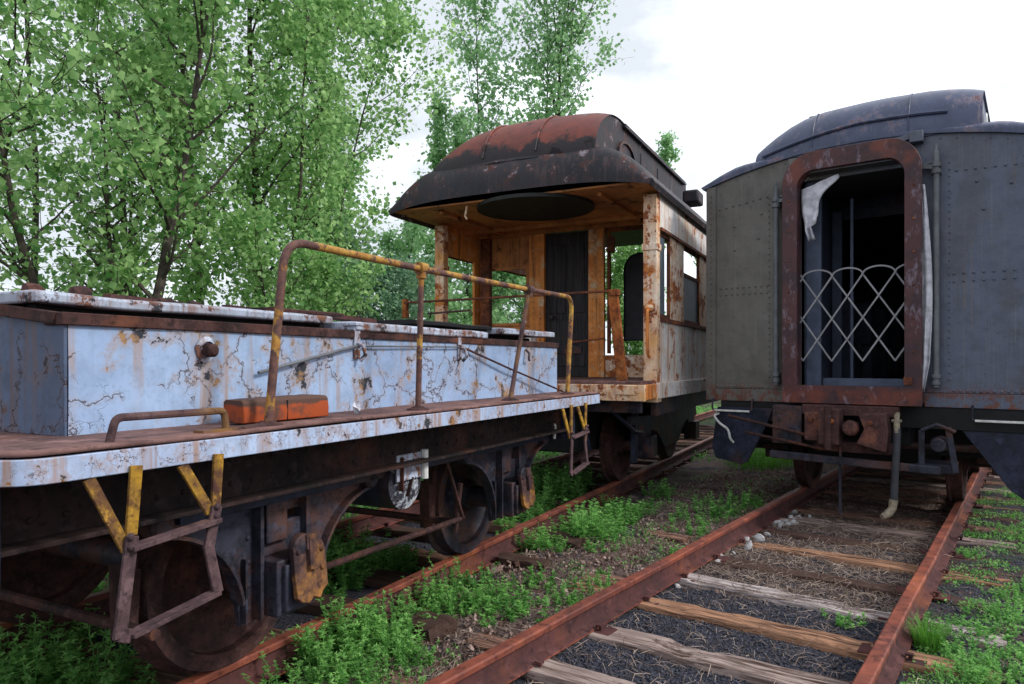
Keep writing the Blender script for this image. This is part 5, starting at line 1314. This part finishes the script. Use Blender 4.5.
# green ground cover
def cover(name, fn, n, seed, size, up=.02, thr=.0):
    rs = np.random.RandomState(seed); out = []
    while len(out) < n:
        x, y = fn(rs)
        if noise.noise(Vector((x*2.6,y*2.6,seed)))+.35*noise.noise(Vector((x*9,y*9,seed))) > thr: out.append((x,y,gz(x,y)+abs(rs.normal())*up))
    o = leaf_mesh(name, np.array(out), size, M['weed'], None, rs, aspect=.6, droop=-.3); o['kind'] = 'stuff'
cover('ground_cover', trackpt(CB,dB,lB,-.6,8,-2.6,-.84), 30000, 31, .020, .016, .0)
cover('ground_cover', trackpt(CB,dB,lB,-.6,7,.84,2.3), 5000, 32, .020, .018, .08)
cover('undergrowth', trackpt(CA,dA,lA,-1.5,22,.9,4.5), 42000, 33, .06, .10, -.1)
cover('undergrowth', trackpt(CA,dA,lA,9,22,-2.2,-.9), 5000, 34, .04, .05, .1)
cover('undergrowth', trackpt(CA,dA,lA,-2,26,4,13), 40000, 35, .12, .16, -.2)
# rotten wood scraps
def scrap(a, b, L, w, h, rz, lab, m='rotten'):
    P = px(a,b,.03); mb = MB(); n = 14
    for i in range(n+1):
        x = -L/2+L*i/n
        for (y,z) in ((-w/2,-.05),(-w/2,h*.8),(-w*.2,h),(w*.25,h*.92),(w/2,h*.7),(w/2,-.05)):
            mb.v.append((x+(noise.noise(Vector((y*30,z*30,a)))*.05 if i in (0,n) else 0), y+noise.noise(Vector((x*9,z*20,a)))*.02, z+noise.noise(Vector((x*8,y*22,b)))*.018))
    for i in range(n):
        for j in range(5): mb.f.append((i*6+j,(i+1)*6+j,(i+1)*6+j+1,i*6+j+1))
    mb.f += [tuple(range(6)), tuple(n*6+j for j in reversed(range(6)))]
    o = mb.build('wood_scrap', M['tie'], None, 0, 40); o.location = (P.x,P.y,gz(P.x,P.y)); o.rotation_euler = (random.uniform(-.1,.1),random.uniform(-.06,.06),rz); o.color = DRK if m=='rotten' else BRN
    tag(o, lab, 'wood scrap')
scrap(566,546,.34,.17,.075,ANG_B+1.5,'dark rotten block of wood lying beside the weeds right of the far flatcar wheel')
scrap(524,566,.40,.16,.06,ANG_B+1.7,'dark wood chunk beside the pale dead leaves between the tracks')
scrap(428,632,.30,.20,.08,ANG_B+1.4,'blackened wood lump half covered by weeds nearest the flatcar rail')
scrap(612,582,.45,.13,.045,ANG_B+1.6,'brown splintered plank piece beside the left rail of the open track','b')
scrap(500,650,.42,.15,.045,ANG_B+1.55,'brown rotten plank end below the weed bed between the tracks','b')
scrap(668,540,.40,.13,.04,ANG_B+1.45,'brown plank sliver in the leaf litter behind the small weeds','b')
# pale stones beside the left rail
def stone_data(seed):
    mb = MB(); rr = random.Random(seed)
    import bmesh
    bm = bmesh.new(); bmesh.ops.create_icosphere(bm, subdivisions=2, radius=1)
    for v in bm.verts: v.co *= 1+.35*noise.noise(v.co*1.2+Vector((seed*3,0,0))); v.co.z *= .6; v.co.x *= 1.2
    me = bpy.data.meshes.new('stone'); bm.to_mesh(me); bm.free(); me.materials.append(M['stone']); return me
sd_ = [stone_data(k) for k in range(5)]
def stone(a, b, s, lab, grp):
    P = px(a,b,.01); o = bpy.data.objects.new('pale_stone', sd_[random.randrange(5)]); COL.objects.link(o); o.location = (P.x,P.y,gz(P.x,P.y)+s*.4); o.scale=(s,s,s); o.rotation_euler=(random.random(),random.random(),random.random()*6); tag(o, lab, 'stone', grp)
for k in range(22): stone(random.gauss(791,8), random.gauss(520,4.5), random.uniform(.024,.044), 'small pale stone in the farther heap inside the left rail of the open track', 'farther heap of pale stones')
for (a,b,s) in ((722,548,.033),(733,543,.03),(742,541,.036),(756,540,.038),(745,548,.04),(731,553,.02),(718,556,.024),(708,556,.028),(715,563,.026),(700,560,.02),(764,535,.024),(690,565,.016),(675,584,.018)): stone(a+3,b+1,s*1.25,'pale stone in the nearer row inside the left rail of the open track','nearer row of pale stones')

# ------------------------------------------------------------------ sky, light, camera
SUN_EL, SUN_AZ = math.radians(38), math.radians(105)     # azimuth clockwise from +Y
w = bpy.data.worlds.new('World'); scene.world = w; w.use_nodes = True; nt = w.node_tree; nt.nodes.clear()
out = nt.nodes.new('ShaderNodeOutputWorld'); bg = nt.nodes.new('ShaderNodeBackground'); bg.inputs[1].default_value = .1
sky = nt.nodes.new('ShaderNodeTexSky'); sky.sky_type = 'NISHITA'; sky.sun_disc = False; sky.sun_elevation = SUN_EL; sky.sun_rotation = SUN_AZ
tc = nt.nodes.new('ShaderNodeTexCoord'); nz = nt.nodes.new('ShaderNodeTexNoise'); nz.inputs['Scale'].default_value = 2.6; nz.inputs['Detail'].default_value = 7; nz.inputs['Roughness'].default_value = .55
mp = nt.nodes.new('ShaderNodeMapping'); mp.inputs['Scale'].default_value = (1,1,2.2); mp.inputs['Location'].default_value = (.3,.1,.9); nt.links.new(tc.outputs['Generated'], mp.inputs[0]); nt.links.new(mp.outputs[0], nz.inputs['Vector'])
mr = nt.nodes.new('ShaderNodeMapRange'); mr.inputs[1].default_value = .45; mr.inputs[2].default_value = .66; nt.links.new(nz.outputs['Fac'], mr.inputs[0])
cr = nt.nodes.new('ShaderNodeMix'); cr.data_type = 'RGBA'; nt.links.new(mr.outputs[0], cr.inputs[0]); cr.inputs[6].default_value = (8.8,9.4,10.2,1); cr.inputs[7].default_value = (18.0,18.6,20.0,1)
mx = nt.nodes.new('ShaderNodeMix'); mx.data_type = 'RGBA'; mx.inputs[0].default_value = .92; nt.links.new(sky.outputs[0], mx.inputs[6]); nt.links.new(cr.outputs[2], mx.inputs[7])
nt.links.new(mx.outputs[2], bg.inputs[0]); nt.links.new(bg.outputs[0], out.inputs[0])
sl = bpy.data.lights.new('sun', 'SUN'); sl.energy = 2.6; sl.angle = math.radians(12); sl.color = (1,.96,.9); so_ = bpy.data.objects.new('sun', sl); COL.objects.link(so_)
sd = Vector((math.sin(SUN_AZ)*math.cos(SUN_EL), math.cos(SUN_AZ)*math.cos(SUN_EL), math.sin(SUN_EL))); so_.rotation_euler = (-sd).to_track_quat('-Z','Y').to_euler()
cam = bpy.data.cameras.new('camera'); co = bpy.data.objects.new('camera', cam); COL.objects.link(co); co.location = (0,0,CAMZ); co.rotation_euler = (math.radians(90),0,0)
cam.sensor_width = 36; cam.lens = 36*F/1024; cam.shift_y = (HY-342)/1024; cam.clip_end = 2000; cam.clip_start = .05
scene.camera = co
scene.view_settings.view_transform = 'Standard'; scene.view_settings.look = 'None'; scene.view_settings.exposure = 0
